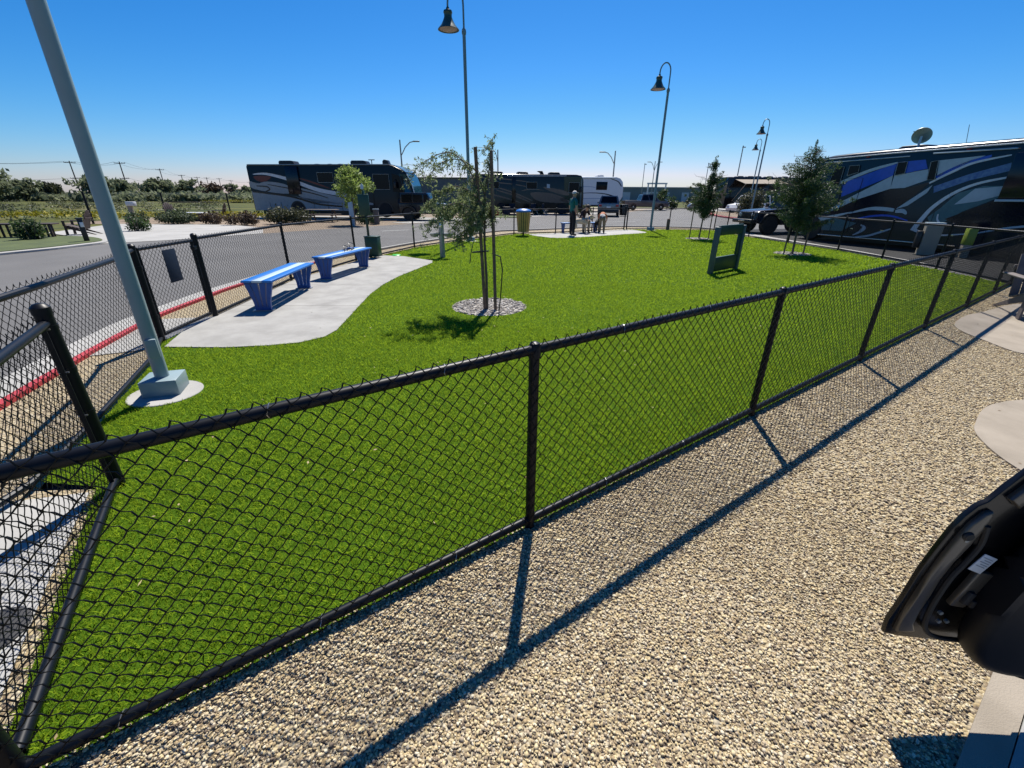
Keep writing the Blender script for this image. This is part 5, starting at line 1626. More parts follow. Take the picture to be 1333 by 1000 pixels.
# off-road cars
def offroader(name, label, loc, rz):
    t = thing(name, label, 'off-road car', loc, rz)
    m = 'jeep_navy'
    W_ = 1.58
    MB().prism_xz([(-1.95, 0.55), (-1.97, 1.12), (0.30, 1.16), (0.45, 1.16), (1.72, 1.06), (1.86, 0.98), (1.90, 0.62), (1.5, 0.46), (-1.6, 0.46)], -W_ / 2, W_ / 2, 0.04).build('body', M[m], t)
    car_c = (-1.9, 0.42, 1.12, -1.84, 0.02, 1.80, 0.12)
    bx0, bx1, z0, rx0, rx1, z1, ins = car_c
    MB().prism_xz([(bx0, z0), (bx1, z0), (rx1, z1), (rx0, z1)], -W_ / 2 + 0.05, W_ / 2 - 0.05, 0.05).build('hard_top', M[m], t)
    for s in (-1, 1):
        y = s * (W_ / 2 - 0.05)
        for a, b in ((-1.75, -1.02), (-0.92, -0.28), (-0.18, 0.18)):
            quad_panel(t, 'side_window', [(a, y, 1.18), (b, y, 1.18), (b - (0.0 if b < 0 else 0.12), y, 1.68), (a, y, 1.68)], M['glass'], (0, s, 0))
        for x, fl in ((1.22, 0.98), (-1.28, 0.98)):
            arch = [(x + 0.56 * math.cos(a), 0.46 + 0.52 * math.sin(a)) for a in np.linspace(0.15, math.pi - 0.15, 9)] + [(x + 0.46 * math.cos(a), 0.44 + 0.44 * math.sin(a)) for a in np.linspace(math.pi - 0.1, 0.1, 9)]
            MB().prism_xz(arch, s * (W_ / 2 - 0.02), s * (W_ / 2 + 0.20)).build('fender_flare', M['plastic_black'], t)
        for x in (1.22, -1.28):
            wheel(t, x, s * (W_ / 2 + 0.02), 0.43, 0.26, s)
        MB().lathe([(0.01, 0.035), (0.09, 0.02), (0.11, 0.0)], (1.91, s * 0.50, 0.88), 16, 'X').build('headlight', M['clear_lens'], t)
        MB().bbox((0.30, s * 0.92, 1.28), (0.10, 0.2, 0.2), 0.03).build('side_mirror', M['plastic_black'], t)
        MB().bbox((0, s * (W_ / 2 + 0.06), 0.46), (1.6, 0.12, 0.06), 0.02).build('side_step', M['plastic_black'], t)
    for k in range(7):
        MB().bbox((1.905, (k - 3) * 0.105, 0.85), (0.03, 0.055, 0.30), 0.008).build('grille_slot', M['plastic_black'], t)
    MB().bbox((2.03, 0, 0.58), (0.18, 1.6, 0.18), 0.04).build('front_bumper', M['plastic_black'], t)
    MB().bbox((2.13, 0, 0.60), (0.02, 0.5, 0.07), 0.004).build('winch_plate', M['chrome'], t)
    quad_panel(t, 'windshield', [(0.40, -0.62, 1.20), (0.40, 0.62, 1.20), (0.07, 0.58, 1.74), (0.07, -0.58, 1.74)], M['glass'], (0.85, 0, 0.5))
    MB().lathe([(0.1, -0.1), (0.36, -0.1), (0.4, -0.05), (0.4, 0.08), (0.3, 0.11), (0.05, 0.12)], (-2.08, 0, 1.02), 24, 'X').build('spare_wheel', M['black'], t)
    return t
offroader('off_road_car', 'dark navy boxy off-road car parked in front of the blue motorhome', (13.35, 22.75, -0.03), R(186))
j1 = offroader('off_road_car', 'black boxy off-road car at the nose of the left motorhome behind the wispy tree', (-6.0, 33.1, -0.03), R(-4))

# ------------------------------------------------------------------ truck door in the foreground
dr = thing('truck_door', 'black open truck door seen from inside at the right edge', 'truck door', (0, 0, -0.072))
dr.scale = (1.045, 1.045, 1.045)
DO = [(1.279, 0.238), (1.272, 0.300), (1.284, 0.40), (1.292, 0.52), (1.306, 0.610), (1.322, 0.690), (1.340, 0.742), (1.362, 0.780), (1.385, 0.795), (1.412, 0.842), (1.45, 0.905), (1.52, 1.0), (1.60, 1.08), (1.72, 1.15), (2.30, 1.22), (2.42, 0.9), (2.42, 0.22), (1.9, 0.195), (1.5, 0.20), (1.33, 0.222)]
def xz_panel(mb, poly, y0, y1, bev=0.0):
    return mb.prism_xz(poly, y0, y1, bev)
xz_panel(MB(), DO, 1.00, 1.016, 0.003).build('outer_panel', M['truck_door'], dr)
rim_ = [(1.300, 0.262), (1.298, 0.33), (1.306, 0.42), (1.314, 0.52), (1.326, 0.60), (1.341, 0.672), (1.356, 0.722), (1.378, 0.760), (1.398, 0.770), (1.405, 0.745), (1.396, 0.70), (1.385, 0.64), (1.365, 0.575), (1.352, 0.50), (1.350, 0.43), (1.344, 0.36), (1.345, 0.30), (1.365, 0.262)]
xz_panel(MB(), rim_, 0.984, 1.005, 0.006).build('door_jamb', M['door_rim'], dr)
win_edge = [(1.425, 0.815), (1.47, 0.885), (1.54, 0.975), (1.62, 1.05), (1.66, 1.03), (1.58, 0.945), (1.50, 0.85), (1.46, 0.785)]
xz_panel(MB(), win_edge, 0.98, 1.005, 0.006).build('window_frame', M['door_rim'], dr)
ws_ = smooth_poly([(1.40, 0.72), (1.412, 0.65), (1.398, 0.58), (1.380, 0.52), (1.372, 0.44), (1.372, 0.36), (1.385, 0.29), (1.43, 0.245), (1.52, 0.225), (1.7, 0.22)], 5, False)
MB().tube([(p[0], 0.985, p[1]) for p in ws_], 0.008, 8).build('weather_strip', M['black'], dr)
trim = smooth_poly([(1.70, 0.80), (1.58, 0.76), (1.52, 0.68), (1.50, 0.58), (1.485, 0.50), (1.47, 0.40), (1.475, 0.30), (1.51, 0.225), (1.58, 0.17), (1.72, 0.14), (2.1, 0.13), (2.35, 0.2), (2.35, 0.8), (2.0, 0.84)], 4)
xz_panel(MB(), trim, 0.90, 0.985, 0.03).build('inner_trim', M['door_trim'], dr)
MB().bbox((1.452, 0.982, 0.470), (0.055, 0.02, 0.15), 0.006, ry=R(12)).build('latch_plate', M['door_rim'], dr)
lt = MB().bbox((1.445, 0.968, 0.445), (0.022, 0.016, 0.05), 0.004, ry=R(12)).bbox((1.470, 0.968, 0.42), (0.016, 0.016, 0.03), 0.004)
lt.build('latch', M['black'], dr)
st_ = MB().bbox((1.432, 0.971, 0.585), (0.050, 0.003, 0.066), 0.001, ry=R(24)).build('certification_sticker', M['sticker'], dr)
mb = MB()
for k in range(5):
    u = Vector((math.cos(R(24)), 0, -math.sin(R(24))))
    w = Vector((math.sin(R(24)), 0, math.cos(R(24))))
    c = Vector((1.432, 0.9690, 0.585)) + w * (0.022 - k * 0.008) + u * (0.004 if k % 2 else -0.002)
    mb.box(c, (0.034 if k % 2 == 0 else 0.026, 0.0015, 0.0022), ry=R(24))
mb.build('sticker_print', M['print'], st_)
mb = MB()
for x, z in ((1.412, 0.355), (1.422, 0.315), (1.448, 0.315), (1.362, 0.665)):
    mb.lathe([(0.007, -0.004), (0.007, 0.004)], (x, 0.986, z), 10, 'Y')
mb.build('screw', M['grey_metal'], dr)
MB().lathe([(0.012, -0.006), (0.016, 0.0), (0.014, 0.006)], (1.358, 0.982, 0.682), 14, 'Y').build('rubber_plug', M['black'], dr)

# ------------------------------------------------------------------ slatted chair at the right edge, utility pedestals
def adirondack(name, label, loc, rz, m, group=None, s=1.0):
    t = thing(name, label, 'chair', loc, rz, group)
    t.scale = (s, s, s)
    for sy in (-1, 1):
        MB().prism_xz([(0.42, 0.0), (0.52, 0.0), (0.50, 0.36), (0.42, 0.36)], sy * 0.30 - 0.012, sy * 0.30 + 0.012).build('front_leg', M[m], t, smooth=0)
        MB().prism_xz([(-0.52, 0.0), (-0.44, 0.0), (0.46, 0.26), (0.46, 0.36), (0.38, 0.37)], sy * 0.27 - 0.012, sy * 0.27 + 0.012).build('side_rail', M[m], t, smooth=0)
        MB().bbox((0.10, sy * 0.34, 0.56), (0.78, 0.13, 0.022), 0.006).build('arm_rest', M[m], t)
        MB().box((0.46, sy * 0.335, 0.45), (0.09, 0.024, 0.20)).build('arm_post', M[m], t)
    for k in range(5):
        f = k / 4
        MB().bbox((0.44 - 0.50 * f, 0, 0.385 - 0.145 * f), (0.105, 0.56, 0.02), 0.004, ry=R(-16)).build('seat_slat', M[m], t)
    for k in range(5):
        y = (k - 2) * 0.112
        hh = 0.80 - 0.035 * abs(k - 2) ** 2
        MB().bbox((-0.13 - 0.30 * hh / 2 * .9, y, 0.22 + hh / 2 * 0.95), (0.02, 0.102, hh), 0.004, ry=R(-17)).build('back_slat', M[m], t)
    MB().bbox((-0.30, 0, 0.66), (0.025, 0.6, 0.06), 0.004).build('back_rail', M[m], t)
    return t
adirondack('slatted_chair', 'taupe slatted lounge chair cut by the right edge on the tan pad', (8.02, 6.52, -0.03), R(-118), 'chair_wood', None, 1.0)
for nm, lb, x, y, w, h, m in (('utility_pedestal', 'beige utility pedestal in front of the blue motorhome', 12.95, 14.0, 0.40, 0.92, 'beige'), ('utility_pedestal', 'lime topped utility pedestal in front of the blue motorhome', 13.45, 13.3, 0.18, 0.80, 'lime')):
    u = thing(nm, lb, 'utility pedestal', (x, y, -0.02), R(-30))
    MB().prism_xz([(-w / 2, 0), (w / 2, 0), (w / 2, h), (-w / 2, h * 0.97)], -0.16, 0.16, 0.015).build('cabinet', M['beige'], u)
    if m == 'lime':
        MB().bbox((0, 0, h - 0.2), (w + 0.02, 0.34, 0.46), 0.02).build('cap', M['lime'], u)
    else:
        MB().bbox((0, 0, h + 0.01), (w + 0.04, 0.36, 0.04), 0.01).build('lid', M['rv_silver'], u)
        MB().bbox((-w / 2 - 0.08, 0, 0.45), (0.14, 0.2, 0.5), 0.02).build('outlet_box', M['plastic_black'], u)
# flat round disc, evenly dark grey, on the entrance walk
cv_ = MB().lathe([(0.13, 0.006), (0.13, 0.012), (0.12, 0.016), (0.02, 0.016)], (-2.06, 1.13, 0.0), 28)
tag(cv_.build('round_disc', M['disc_grey']), 'round dark valve cover in the entrance walk at the left edge', 'cover')

# ------------------------------------------------------------------ people and dogs
def figure(name, verts, edges, mats, labels, parent, sub=2):
    """one continuous skinned body; verts (x,y,z,r[,r2]); labels give the material index of each vertex"""
    me = bpy.data.meshes.new(name)
    me.from_pydata([v[:3] for v in verts], edges, [])
    ob = bpy.data.objects.new(name, me)
    SC.collection.objects.link(ob)
    md = ob.modifiers.new('skin', 'SKIN')
    md.use_smooth_shade = True
    sv2 = me.skin_vertices[0].data if me.skin_vertices else None
    if sv2 is None:
        bm = bmesh.new()
        bm.from_mesh(me)
        bm.verts.layers.skin.verify()
        bm.to_mesh(me)
        bm.free()
        sv2 = me.skin_vertices[0].data
    for i, v in enumerate(verts):
        sv2[i].radius = (v[3], v[4] if len(v) > 4 else v[3])
        sv2[i].use_root = (i == 0)
    sb = ob.modifiers.new('sub', 'SUBSURF')
    sb.levels = sb.render_levels = sub
    dg = bpy.context.evaluated_depsgraph_get()
    ev = ob.evaluated_get(dg)
    m2 = bpy.data.meshes.new_from_object(ev)
    bpy.data.objects.remove(ob)
    m2.materials.clear()
    for m in mats:
        m2.materials.append(m)
    P = np.array([v[:3] for v in verts])
    segs = [(P[a], P[b], labels[b]) for a, b in edges]
    for poly in m2.polygons:
        c = np.array(poly.center)
        best, bi = 1e9, 0
        for a, b, l in segs:
            d = b - a
            tt = np.clip(np.dot(c - a, d) / (np.dot(d, d) + 1e-12), 0, 1)
            q = np.linalg.norm(c - a - d * tt)
            if q < best:
                best, bi = q, l
        poly.material_index = bi
        poly.use_smooth = True
    m2.name = name
    return link(name, m2, parent)

def head_bits(parent, c, fwd, r=0.105, hair='hair_brown', cap=None):
    """hair or cap, nose and ears on a head centred at c looking along fwd"""
    c = Vector(c)
    f = Vector(fwd).normalized()
    s = f.cross(Vector((0, 0, 1))).normalized()
    u = s.cross(f)
    mb = MB()
    vs, fs = [], []
    n, m = 14, 6
    for i in range(m + 1):
        ph = math.pi * 0.56 * i / m
        for k in range(n):
            a = 2 * math.pi * k / n
            d = u * math.cos(ph) + (f * math.cos(a) + s * math.sin(a)) * math.sin(ph)
            back = -0.02 * (1 + math.cos(a)) / 2
            p = c + d * r * 1.12 + u * (0.012) + f * (-0.012)
            if i == m and math.cos(a) > 0.2:
                p = p + u * 0.055
            vs.append(p[:])
    for i in range(m):
        for k in range(n):
            k2 = (k + 1) % n
            fs.append((i * n + k, (i + 1) * n + k, (i + 1) * n + k2, i * n + k2))
    mb.add(vs, fs)
    mb.build('cap' if cap else 'hair', M[cap or hair], parent)
    if cap:
        p = c + f * r * 1.05 + u * 0.045
        MB().bbox(p[:], (0.13, 0.15, 0.014), 0.005, rz=math.atan2(f.y, f.x)).build('cap_brim', M[cap], parent)
    MB().bbox((c + f * (r * 1.0) - u * 0.012)[:], (0.035, 0.025, 0.04), 0.01, rz=math.atan2(f.y, f.x)).build('nose', M['skin'], parent)
    for q in (-1, 1):
        MB().bbox((c + s * q * r * 0.95 - u * 0.01)[:], (0.035, 0.018, 0.055), 0.007, rz=math.atan2(f.y, f.x)).build('ear', M['skin'], parent)
        MB().bbox((c + f * r * 0.93 + s * q * 0.036 + u * 0.016)[:], (0.012, 0.024, 0.012), 0.004, rz=math.atan2(f.y, f.x)).build('eye', M['plastic_black'], parent)

def hand(verts, edges, labels, i0, p, d, lab):
    """palm and five short bent fingers grown from wrist vertex i0"""
    p = Vector(p)
    d = Vector(d).normalized()
    s = d.cross(Vector((1, 0, 0.2))).normalized()
    n0 = len(verts)
    palm = p + d * 0.07
    verts.append((*palm, 0.034, 0.022)); labels.append(lab); edges.append((i0, n0))
    for k, (o, l) in enumerate(((-0.03, 0.062), (-0.01, 0.075), (0.01, 0.07), (0.03, 0.055))):
        a = palm + d * 0.035 + s * o
        b = a + d * l * 0.6 + s * o * 0.1
        j = len(verts)
        verts.append((*a, 0.010)); labels.append(lab); edges.append((n0, j))
        verts.append((*(b + s.cross(d) * 0.012), 0.008)); labels.append(lab); edges.append((j, j + 1))
    a = palm - d * 0.02 + s * 0.045
    j = len(verts)
    verts.append((*a, 0.011)); labels.append(lab); edges.append((n0, j))
    verts.append((*(a + d * 0.05 + s * 0.012), 0.009)); labels.append(lab); edges.append((j, j + 1))

# standing person facing right (+x local), origin at the feet
def standing():
    t = thing('person', 'person standing in teal polo, black trousers and white cap on the far pad', 'person', (2.60, 19.95, 0.012), R(28))
    V = [(0, 0, 0.96, 0.155, 0.125), (0.0, 0, 1.15, 0.155, 0.125), (-0.01, 0, 1.32, 0.165, 0.13), (0.0, 0, 1.47, 0.10, 0.09), (0.02, 0, 1.54, 0.055, 0.055), (0.035, 0, 1.66, 0.088, 0.10), (0.04, 0, 1.74, 0.075, 0.085)]
    E_l = [(0, 1), (1, 2), (2, 3), (3, 4), (4, 5), (5, 6)]
    Lb = [1, 0, 0, 0, 2, 2, 2]
    for s in (-1, 1):
        i = len(V)
        V += [(0, s * 0.09, 0.88, 0.105), (0.015, s * 0.10, 0.50, 0.078), (-0.005, s * 0.105, 0.14, 0.062), (0.0, s * 0.105, 0.05, 0.05), (0.16, s * 0.12, 0.035, 0.042)]
        Lb += [1, 1, 1, 3, 3]
        E_l += [(0, i), (i, i + 1), (i + 1, i + 2), (i + 2, i + 3), (i + 3, i + 4)]
        j = len(V)
        V += [(0.0, s * 0.19, 1.42, 0.068), (-0.01, s * 0.245, 1.24, 0.056), (0.01, s * 0.25, 1.12, 0.042), (0.08, s * 0.24, 0.90, 0.032)]
        Lb += [0, 0, 2, 2]
        E_l += [(3, j), (j, j + 1), (j + 1, j + 2), (j + 2, j + 3)]
        hand(V, E_l, Lb, j + 3, (0.08, s * 0.24, 0.90), (0.25, 0, -1), 2)
    figure('body', V, E_l, [M['teal_shirt'], M['black_pants'], M['skin'], M['black']], Lb, t)
    head_bits(t, (0.04, 0, 1.69), (1, 0, -0.1), 0.098, cap='white_cloth')
    return t
standing()

def sitting():
    t = thing('person', 'person seated on the far blue bench leaning down to the cream dog', 'person', (3.22, 21.72, 0.012), R(-62))
    V = [(0, 0, 0.55, 0.15, 0.13), (0.10, 0, 0.72, 0.145, 0.12), (0.24, 0, 0.90, 0.15, 0.12), (0.33, 0, 1.00, 0.09, 0.085), (0.39, 0, 1.05, 0.052), (0.47, 0, 1.12, 0.085, 0.098), (0.51, 0, 1.17, 0.07)]
    El = [(0, 1), (1, 2), (2, 3), (3, 4), (4, 5), (5, 6)]
    Lb = [1, 0, 0, 0, 2, 2, 2]
    for s in (-1, 1):
        i = len(V)
        V += [(0.10, s * 0.10, 0.54, 0.10), (0.46, s * 0.16, 0.54, 0.078), (0.44, s * 0.15, 0.15, 0.055), (0.43, s * 0.15, 0.05, 0.048), (0.58, s * 0.17, 0.035, 0.04)]
        Lb += [1, 1, 1, 3, 3]
        El += [(0, i), (i, i + 1), (i + 1, i + 2), (i + 2, i + 3), (i + 3, i + 4)]
        j = len(V)
        V += [(0.30, s * 0.18, 0.94, 0.064), (0.38, s * 0.23, 0.74, 0.052), (0.44, s * 0.22, 0.66, 0.040), (0.62, s * 0.14, 0.60, 0.031)]
        Lb += [0, 0, 2, 2]
        El += [(3, j), (j, j + 1), (j + 1, j + 2), (j + 2, j + 3)]
        hand(V, El, Lb, j + 3, (0.62, s * 0.14, 0.60), (1, -0.3 * s, -0.3), 2)
    figure('body', V, El, [M['dark_shirt'], M['pale_pants'], M['skin'], M['black']], Lb, t)
    head_bits(t, (0.48, 0, 1.13), (0.8, 0, -0.6), 0.095)
    return t
sitting()

def bending():
    t = thing('person', 'person bending forward in orange top and khaki trousers over the black dog', 'person', (4.17, 21.35, 0.012), R(78))
    t.scale = (0.80, 0.80, 0.80)
    V = [(0, 0, 0.84, 0.165, 0.15), (0.16, 0, 0.98, 0.15, 0.13), (0.34, 0, 1.05, 0.16, 0.125), (0.44, 0, 1.04, 0.09, 0.085), (0.50, 0, 1.00, 0.052), (0.58, 0, 0.93, 0.086, 0.095), (0.63, 0, 0.89, 0.07)]
    El = [(0, 1), (1, 2), (2, 3), (3, 4), (4, 5), (5, 6)]
    Lb = [1, 4, 0, 0, 2, 2, 2]
    for s in (-1, 1):
        i = len(V)
        V += [(0.0, s * 0.10, 0.80, 0.115), (0.05, s * 0.12, 0.46, 0.085), (0.0, s * 0.13, 0.13, 0.066), (0.0, s * 0.13, 0.05, 0.05), (0.16, s * 0.15, 0.035, 0.042)]
        Lb += [1, 1, 1, 3, 3]
        El += [(0, i), (i, i + 1), (i + 1, i + 2), (i + 2, i + 3), (i + 3, i + 4)]
        j = len(V)
        V += [(0.40, s * 0.19, 1.00, 0.062), (0.45, s * 0.25, 0.80, 0.050), (0.47, s * 0.25, 0.72, 0.038), (0.52, s * 0.18, 0.54, 0.03)]
        Lb += [0, 0, 2, 2]
        El += [(3, j), (j, j + 1), (j + 1, j + 2), (j + 2, j + 3)]
        hand(V, El, Lb, j + 3, (0.52, s * 0.18, 0.54), (0.1, -0.2 * s, -1), 2)
    figure('body', V, El, [M['orange_shirt'], M['khaki'], M['skin'], M['black'], M['white_cloth']], Lb, t)
    head_bits(t, (0.59, 0, 0.925), (0.5, 0, -0.85), 0.093)
    return t
bending()

def dog(name, label, loc, rz, m, s=1.0, head=(0.48, 0.72)):
    t = thing(name, label, 'dog', loc, rz)
    t.scale = (s, s, s)
    hx, hz = head
    V = [(0.22, 0, 0.50, 0.115, 0.15), (0.02, 0, 0.52, 0.10, 0.135), (-0.16, 0, 0.54, 0.085, 0.11), (-0.28, 0, 0.53, 0.095, 0.12), (0.33, 0, 0.58, 0.085, 0.11), (hx - 0.06, 0, hz - 0.05, 0.07, 0.08), (hx + 0.04, 0, hz, 0.08, 0.085), (hx + 0.13, 0, hz - 0.03, 0.05, 0.055), (hx + 0.22, 0, hz - 0.05, 0.036, 0.036),
         (-0.38, 0, 0.56, 0.035), (-0.50, 0, 0.50, 0.026), (-0.60, 0, 0.52, 0.014)]
    El = [(0, 1), (1, 2), (2, 3), (0, 4), (4, 5), (5, 6), (6, 7), (7, 8), (3, 9), (9, 10), (10, 11)]
    for sy in (-1, 1):
        i = len(V)
        V += [(0.25, sy * 0.085, 0.42, 0.06), (0.22, sy * 0.09, 0.30, 0.042), (0.245, sy * 0.09, 0.14, 0.032), (0.24, sy * 0.09, 0.035, 0.03), (0.285, sy * 0.09, 0.02, 0.026)]
        El += [(0, i), (i, i + 1), (i + 1, i + 2), (i + 2, i + 3), (i + 3, i + 4)]
        i = len(V)
        V += [(-0.27, sy * 0.085, 0.42, 0.075), (-0.21, sy * 0.09, 0.30, 0.052), (-0.35, sy * 0.09, 0.17, 0.030), (-0.33, sy * 0.09, 0.035, 0.028), (-0.28, sy * 0.09, 0.02, 0.026)]
        El += [(3, i), (i, i + 1), (i + 1, i + 2), (i + 2, i + 3), (i + 3, i + 4)]
        i = len(V)
        V += [(hx + 0.02, sy * 0.07, hz + 0.06, 0.025, 0.018), (hx + 0.0, sy * 0.10, hz - 0.02, 0.022, 0.012)]
        El += [(6, i), (i, i + 1)]
    figure('body', V, El, [M[m]], [0] * len(V), t)
    MB().bbox((hx + 0.255, 0, hz - 0.045), (0.025, 0.035, 0.025), 0.008).build('nose', M['plastic_black'], t)
    MB().lathe([(0.095, -0.015), (0.095, 0.015)], (hx - 0.09, 0, hz - 0.07), 14, 'X').build('collar', M['blue'], t)
    return t
dog('dog', 'large cream dog standing side on before the seated person', (3.12, 21.15, 0.012), R(14), 'fur_cream', 1.02)
dog('dog', 'black dog standing beside the bending person', (4.10, 21.95, 0.012), R(70), 'fur_black', 0.98, (0.46, 0.66))

# ------------------------------------------------------------------ across the road: shrubs, furniture, poles, buildings
BS = 'shrubs along the far side of the road'
for nm, lb, x, y, rx, ry, h, m, n, sz, sd in (
        ('shrub', 'leafy green shrub beside the table set at the far left', -17.9, 16.7, 0.55, 0.5, 0.95, 'leaf_dark', 1500, 0.05, 31),
        ('shrub', 'broad sage green shrub at the edge of the white drive', -20.4, 27.4, 1.7, 0.8, 1.0, 'leaf_sage', 2600, 0.07, 32),
        ('shrub', 'small pale green shrub near the cream pedestal', -22.4, 27.5, 0.8, 0.6, 0.8, 'leaf_sage', 900, 0.07, 33),
        ('shrub', 'brown dry shrub in front of the fire table', -18.0, 27.6, 0.9, 0.6, 0.75, 'leaf_brown', 1100, 0.065, 34),
        ('shrub', 'dark brown green shrub at the tail of the left motorhome', -15.7, 26.6, 1.0, 0.7, 0.85, 'leaf_brown', 1400, 0.065, 35),
        ('shrub', 'wide olive shrub in front of the left motorhome rear wheels', -13.6, 27.5, 1.7, 0.8, 1.1, 'leaf_olive', 2600, 0.07, 36),
        ('shrub', 'dark low shrub under the light green street tree', -8.9, 28.4, 0.9, 0.6, 0.8, 'leaf_dark', 900, 0.07, 37),
        ('shrub', 'low sage shrub behind the litter bin right side', 2.6, 44.5, 1.2, 0.7, 0.95, 'leaf_sage', 900, 0.09, 38),
        ('shrub', 'low green shrub behind the standing person', 5.0, 46.0, 1.1, 0.7, 1.0, 'leaf_olive', 900, 0.09, 39),
        ('shrub', 'sage shrub between the seated person and the grey car', 7.0, 47.5, 1.1, 0.7, 1.15, 'leaf_sage', 900, 0.09, 40),
        ('shrub', 'dark green shrub left of the plum pickup', 13.0, 62.0, 1.4, 0.8, 2.2, 'leaf_dark', 800, 0.12, 41),
        ('shrub', 'low shrub in front of the plum pickup front', 12.0, 55.5, 1.2, 0.7, 0.9, 'leaf_olive', 700, 0.1, 42),
        ('shrub', 'large rounded olive shrub on the far planting island', 22.9, 44.5, 1.35, 1.2, 2.45, 'leaf_olive', 3000, 0.10, 43),
        ('shrub', 'dark shrub cluster right of the pickup', 22.5, 66.0, 1.2, 0.9, 1.9, 'leaf_dark', 800, 0.13, 44),
        ('shrub', 'yellow green shrub behind the narrow tree', 26.5, 68.0, 1.6, 0.9, 1.7, 'leaf_olive', 800, 0.13, 45),
        ('shrub', 'pale green shrub left of the far planting island', 24.5, 60.0, 1.6, 1.0, 2.1, 'leaf_sage', 900, 0.13, 46),
        ('shrub', 'dark thorny shrub at the left edge by the field', -26.0, 21.5, 1.6, 1.2, 2.0, 'leaf_far', 1500, 0.10, 47),
        ('shrub', 'dark small shrub beside the numbered post', -17.9, 21.6, 0.7, 0.5, 0.8, 'leaf_dark', 700, 0.06, 48)):
    bush(nm, lb, (x, y, -0.05), rx, ry, h, M[m], n, sz, sd, BS)
tree('street_tree', 'slim dark tree right of the plum pickup', (20.5, 64.0, -0.05), 2.6, 0.9, 0.9, M['leaf_dark'], 900, 0.12, 51, 0.05, False, 10)

# table set and chairs at the far left
adirondack('slatted_chair', 'dark chair left of the long bench by the road on the far left', (-20.4, 17.2, -0.03), R(-20), 'chair_dark', 'dark chairs across the road')
adirondack('slatted_chair', 'dark chair right of the leafy shrub on the far left', (-18.6, 19.6, -0.03), R(200), 'chair_dark', 'dark chairs across the road')
pt = thing('slatted_bench', 'dark slatted bench with white gaps behind the leafy shrub', 'bench', (-18.9, 17.6, -0.03), R(15))
for k in range(9):
    MB().bbox((-0.8 + k * 0.2, 0, 0.26), (0.07, 0.04, 0.5), 0.004).build('back_slat', M['chair_dark'], pt)
MB().bbox((0, 0, 0.53), (1.9, 0.5, 0.05), 0.01).build('seat', M['chair_dark'], pt)
for sx in (-1, 1):
    MB().bbox((sx * 0.85, -0.2, 0.25), (0.07, 0.07, 0.5), 0.004).build('leg', M['chair_dark'], pt)
np_ = thing('numbered_post', 'short dark site post with a pale number plate on the lawn island', 'site post', (-15.4, 16.2, 0.02), R(40))
MB().bbox((0, 0, 0.36), (0.15, 0.15, 0.76), 0.01).build('post', M['plastic_black'], np_)
MB().bbox((0.02, -0.078, 0.56), (0.10, 0.008, 0.16), 0.002).build('number_plate', M['white_paint'], np_)
MB().bbox((0, 0, 0.76), (0.2, 0.2, 0.05), 0.01).build('cap', M['plastic_black'], np_)
cp_ = thing('utility_pedestal', 'cream utility pedestal with a white box on top by the field', 'utility pedestal', (-24.9, 30.0, -0.05), 0)
MB().prism_xz([(-0.12, 0), (0.12, 0), (0.10, 1.0), (-0.10, 1.0)], -0.1, 0.1, 0.01).build('cabinet', M['beige'], cp_)
MB().bbox((0.12, 0, 1.05), (0.5, 0.3, 0.26), 0.02).build('box_head', M['white_paint'], cp_)
np2 = thing('site_post', 'short grey site post right of the light green street tree', 'site post', (-8.35, 28.0, -0.05), 0)
MB().bbox((0, 0, 0.42), (0.28, 0.2, 0.86), 0.02).build('post', M['chair_wood'], np2)
MB().bbox((0, 0, 0.87), (0.34, 0.26, 0.05), 0.01).build('cap', M['rv_silver'], np2)
wpp = thing('utility_pedestal', 'pale slim utility pedestal left of the green waste station sign', 'utility pedestal', (-9.35, 27.2 - 0.6, -0.05), 0)
MB().prism_xz([(-0.11, 0), (0.11, 0), (0.11, 1.3), (-0.11, 1.25)], -0.1, 0.1, 0.01).build('cabinet', M['rv_silver'], wpp)
# fire table and two chairs
ftb = thing('fire_table', 'pale topped fire table between two reclined chairs by the field', 'table', (-21.3, 30.6, -0.05), R(5))
MB().bbox((0, 0, 0.50), (1.5, 0.8, 0.07), 0.015).build('table_top', M['white_paint'], ftb)
MB().bbox((0, 0, 0.23), (0.9, 0.5, 0.46), 0.02).build('pedestal', M['chair_dark'], ftb)
adirondack('slatted_chair', 'dark reclined chair left of the pale fire table', (-22.9, 30.9, -0.05), R(-20), 'chair_dark', 'dark chairs across the road', 1.15)
adirondack('slatted_chair', 'reddish dark reclined chair right of the pale fire table', (-19.7, 30.9, -0.05), R(195), 'chair_dark', 'dark chairs across the road', 1.15)
pc = thing('picnic_table', 'dark picnic table beside the left motorhome', 'picnic table', (-12.6, 30.4, -0.05), R(5))
MB().bbox((0, 0, 0.75), (2.0, 0.75, 0.05), 0.01).build('table_top', M['chair_wood'], pc)
for sy in (-1, 1):
    MB().bbox((0, sy * 0.62, 0.45), (2.0, 0.28, 0.045), 0.01).build('bench_seat', M['chair_dark'], pc)
for sx in (-1, 1):
    MB().tube([(sx * 0.7, -0.6, 0.0), (sx * 0.7, -0.2, 0.73)], 0.04, 6).tube([(sx * 0.7, 0.6, 0.0), (sx * 0.7, 0.2, 0.73)], 0.04, 6).tube([(sx * 0.7, -0.66, 0.42), (sx * 0.7, 0.66, 0.42)], 0.035, 6).build('leg', M['chair_dark'], pc)
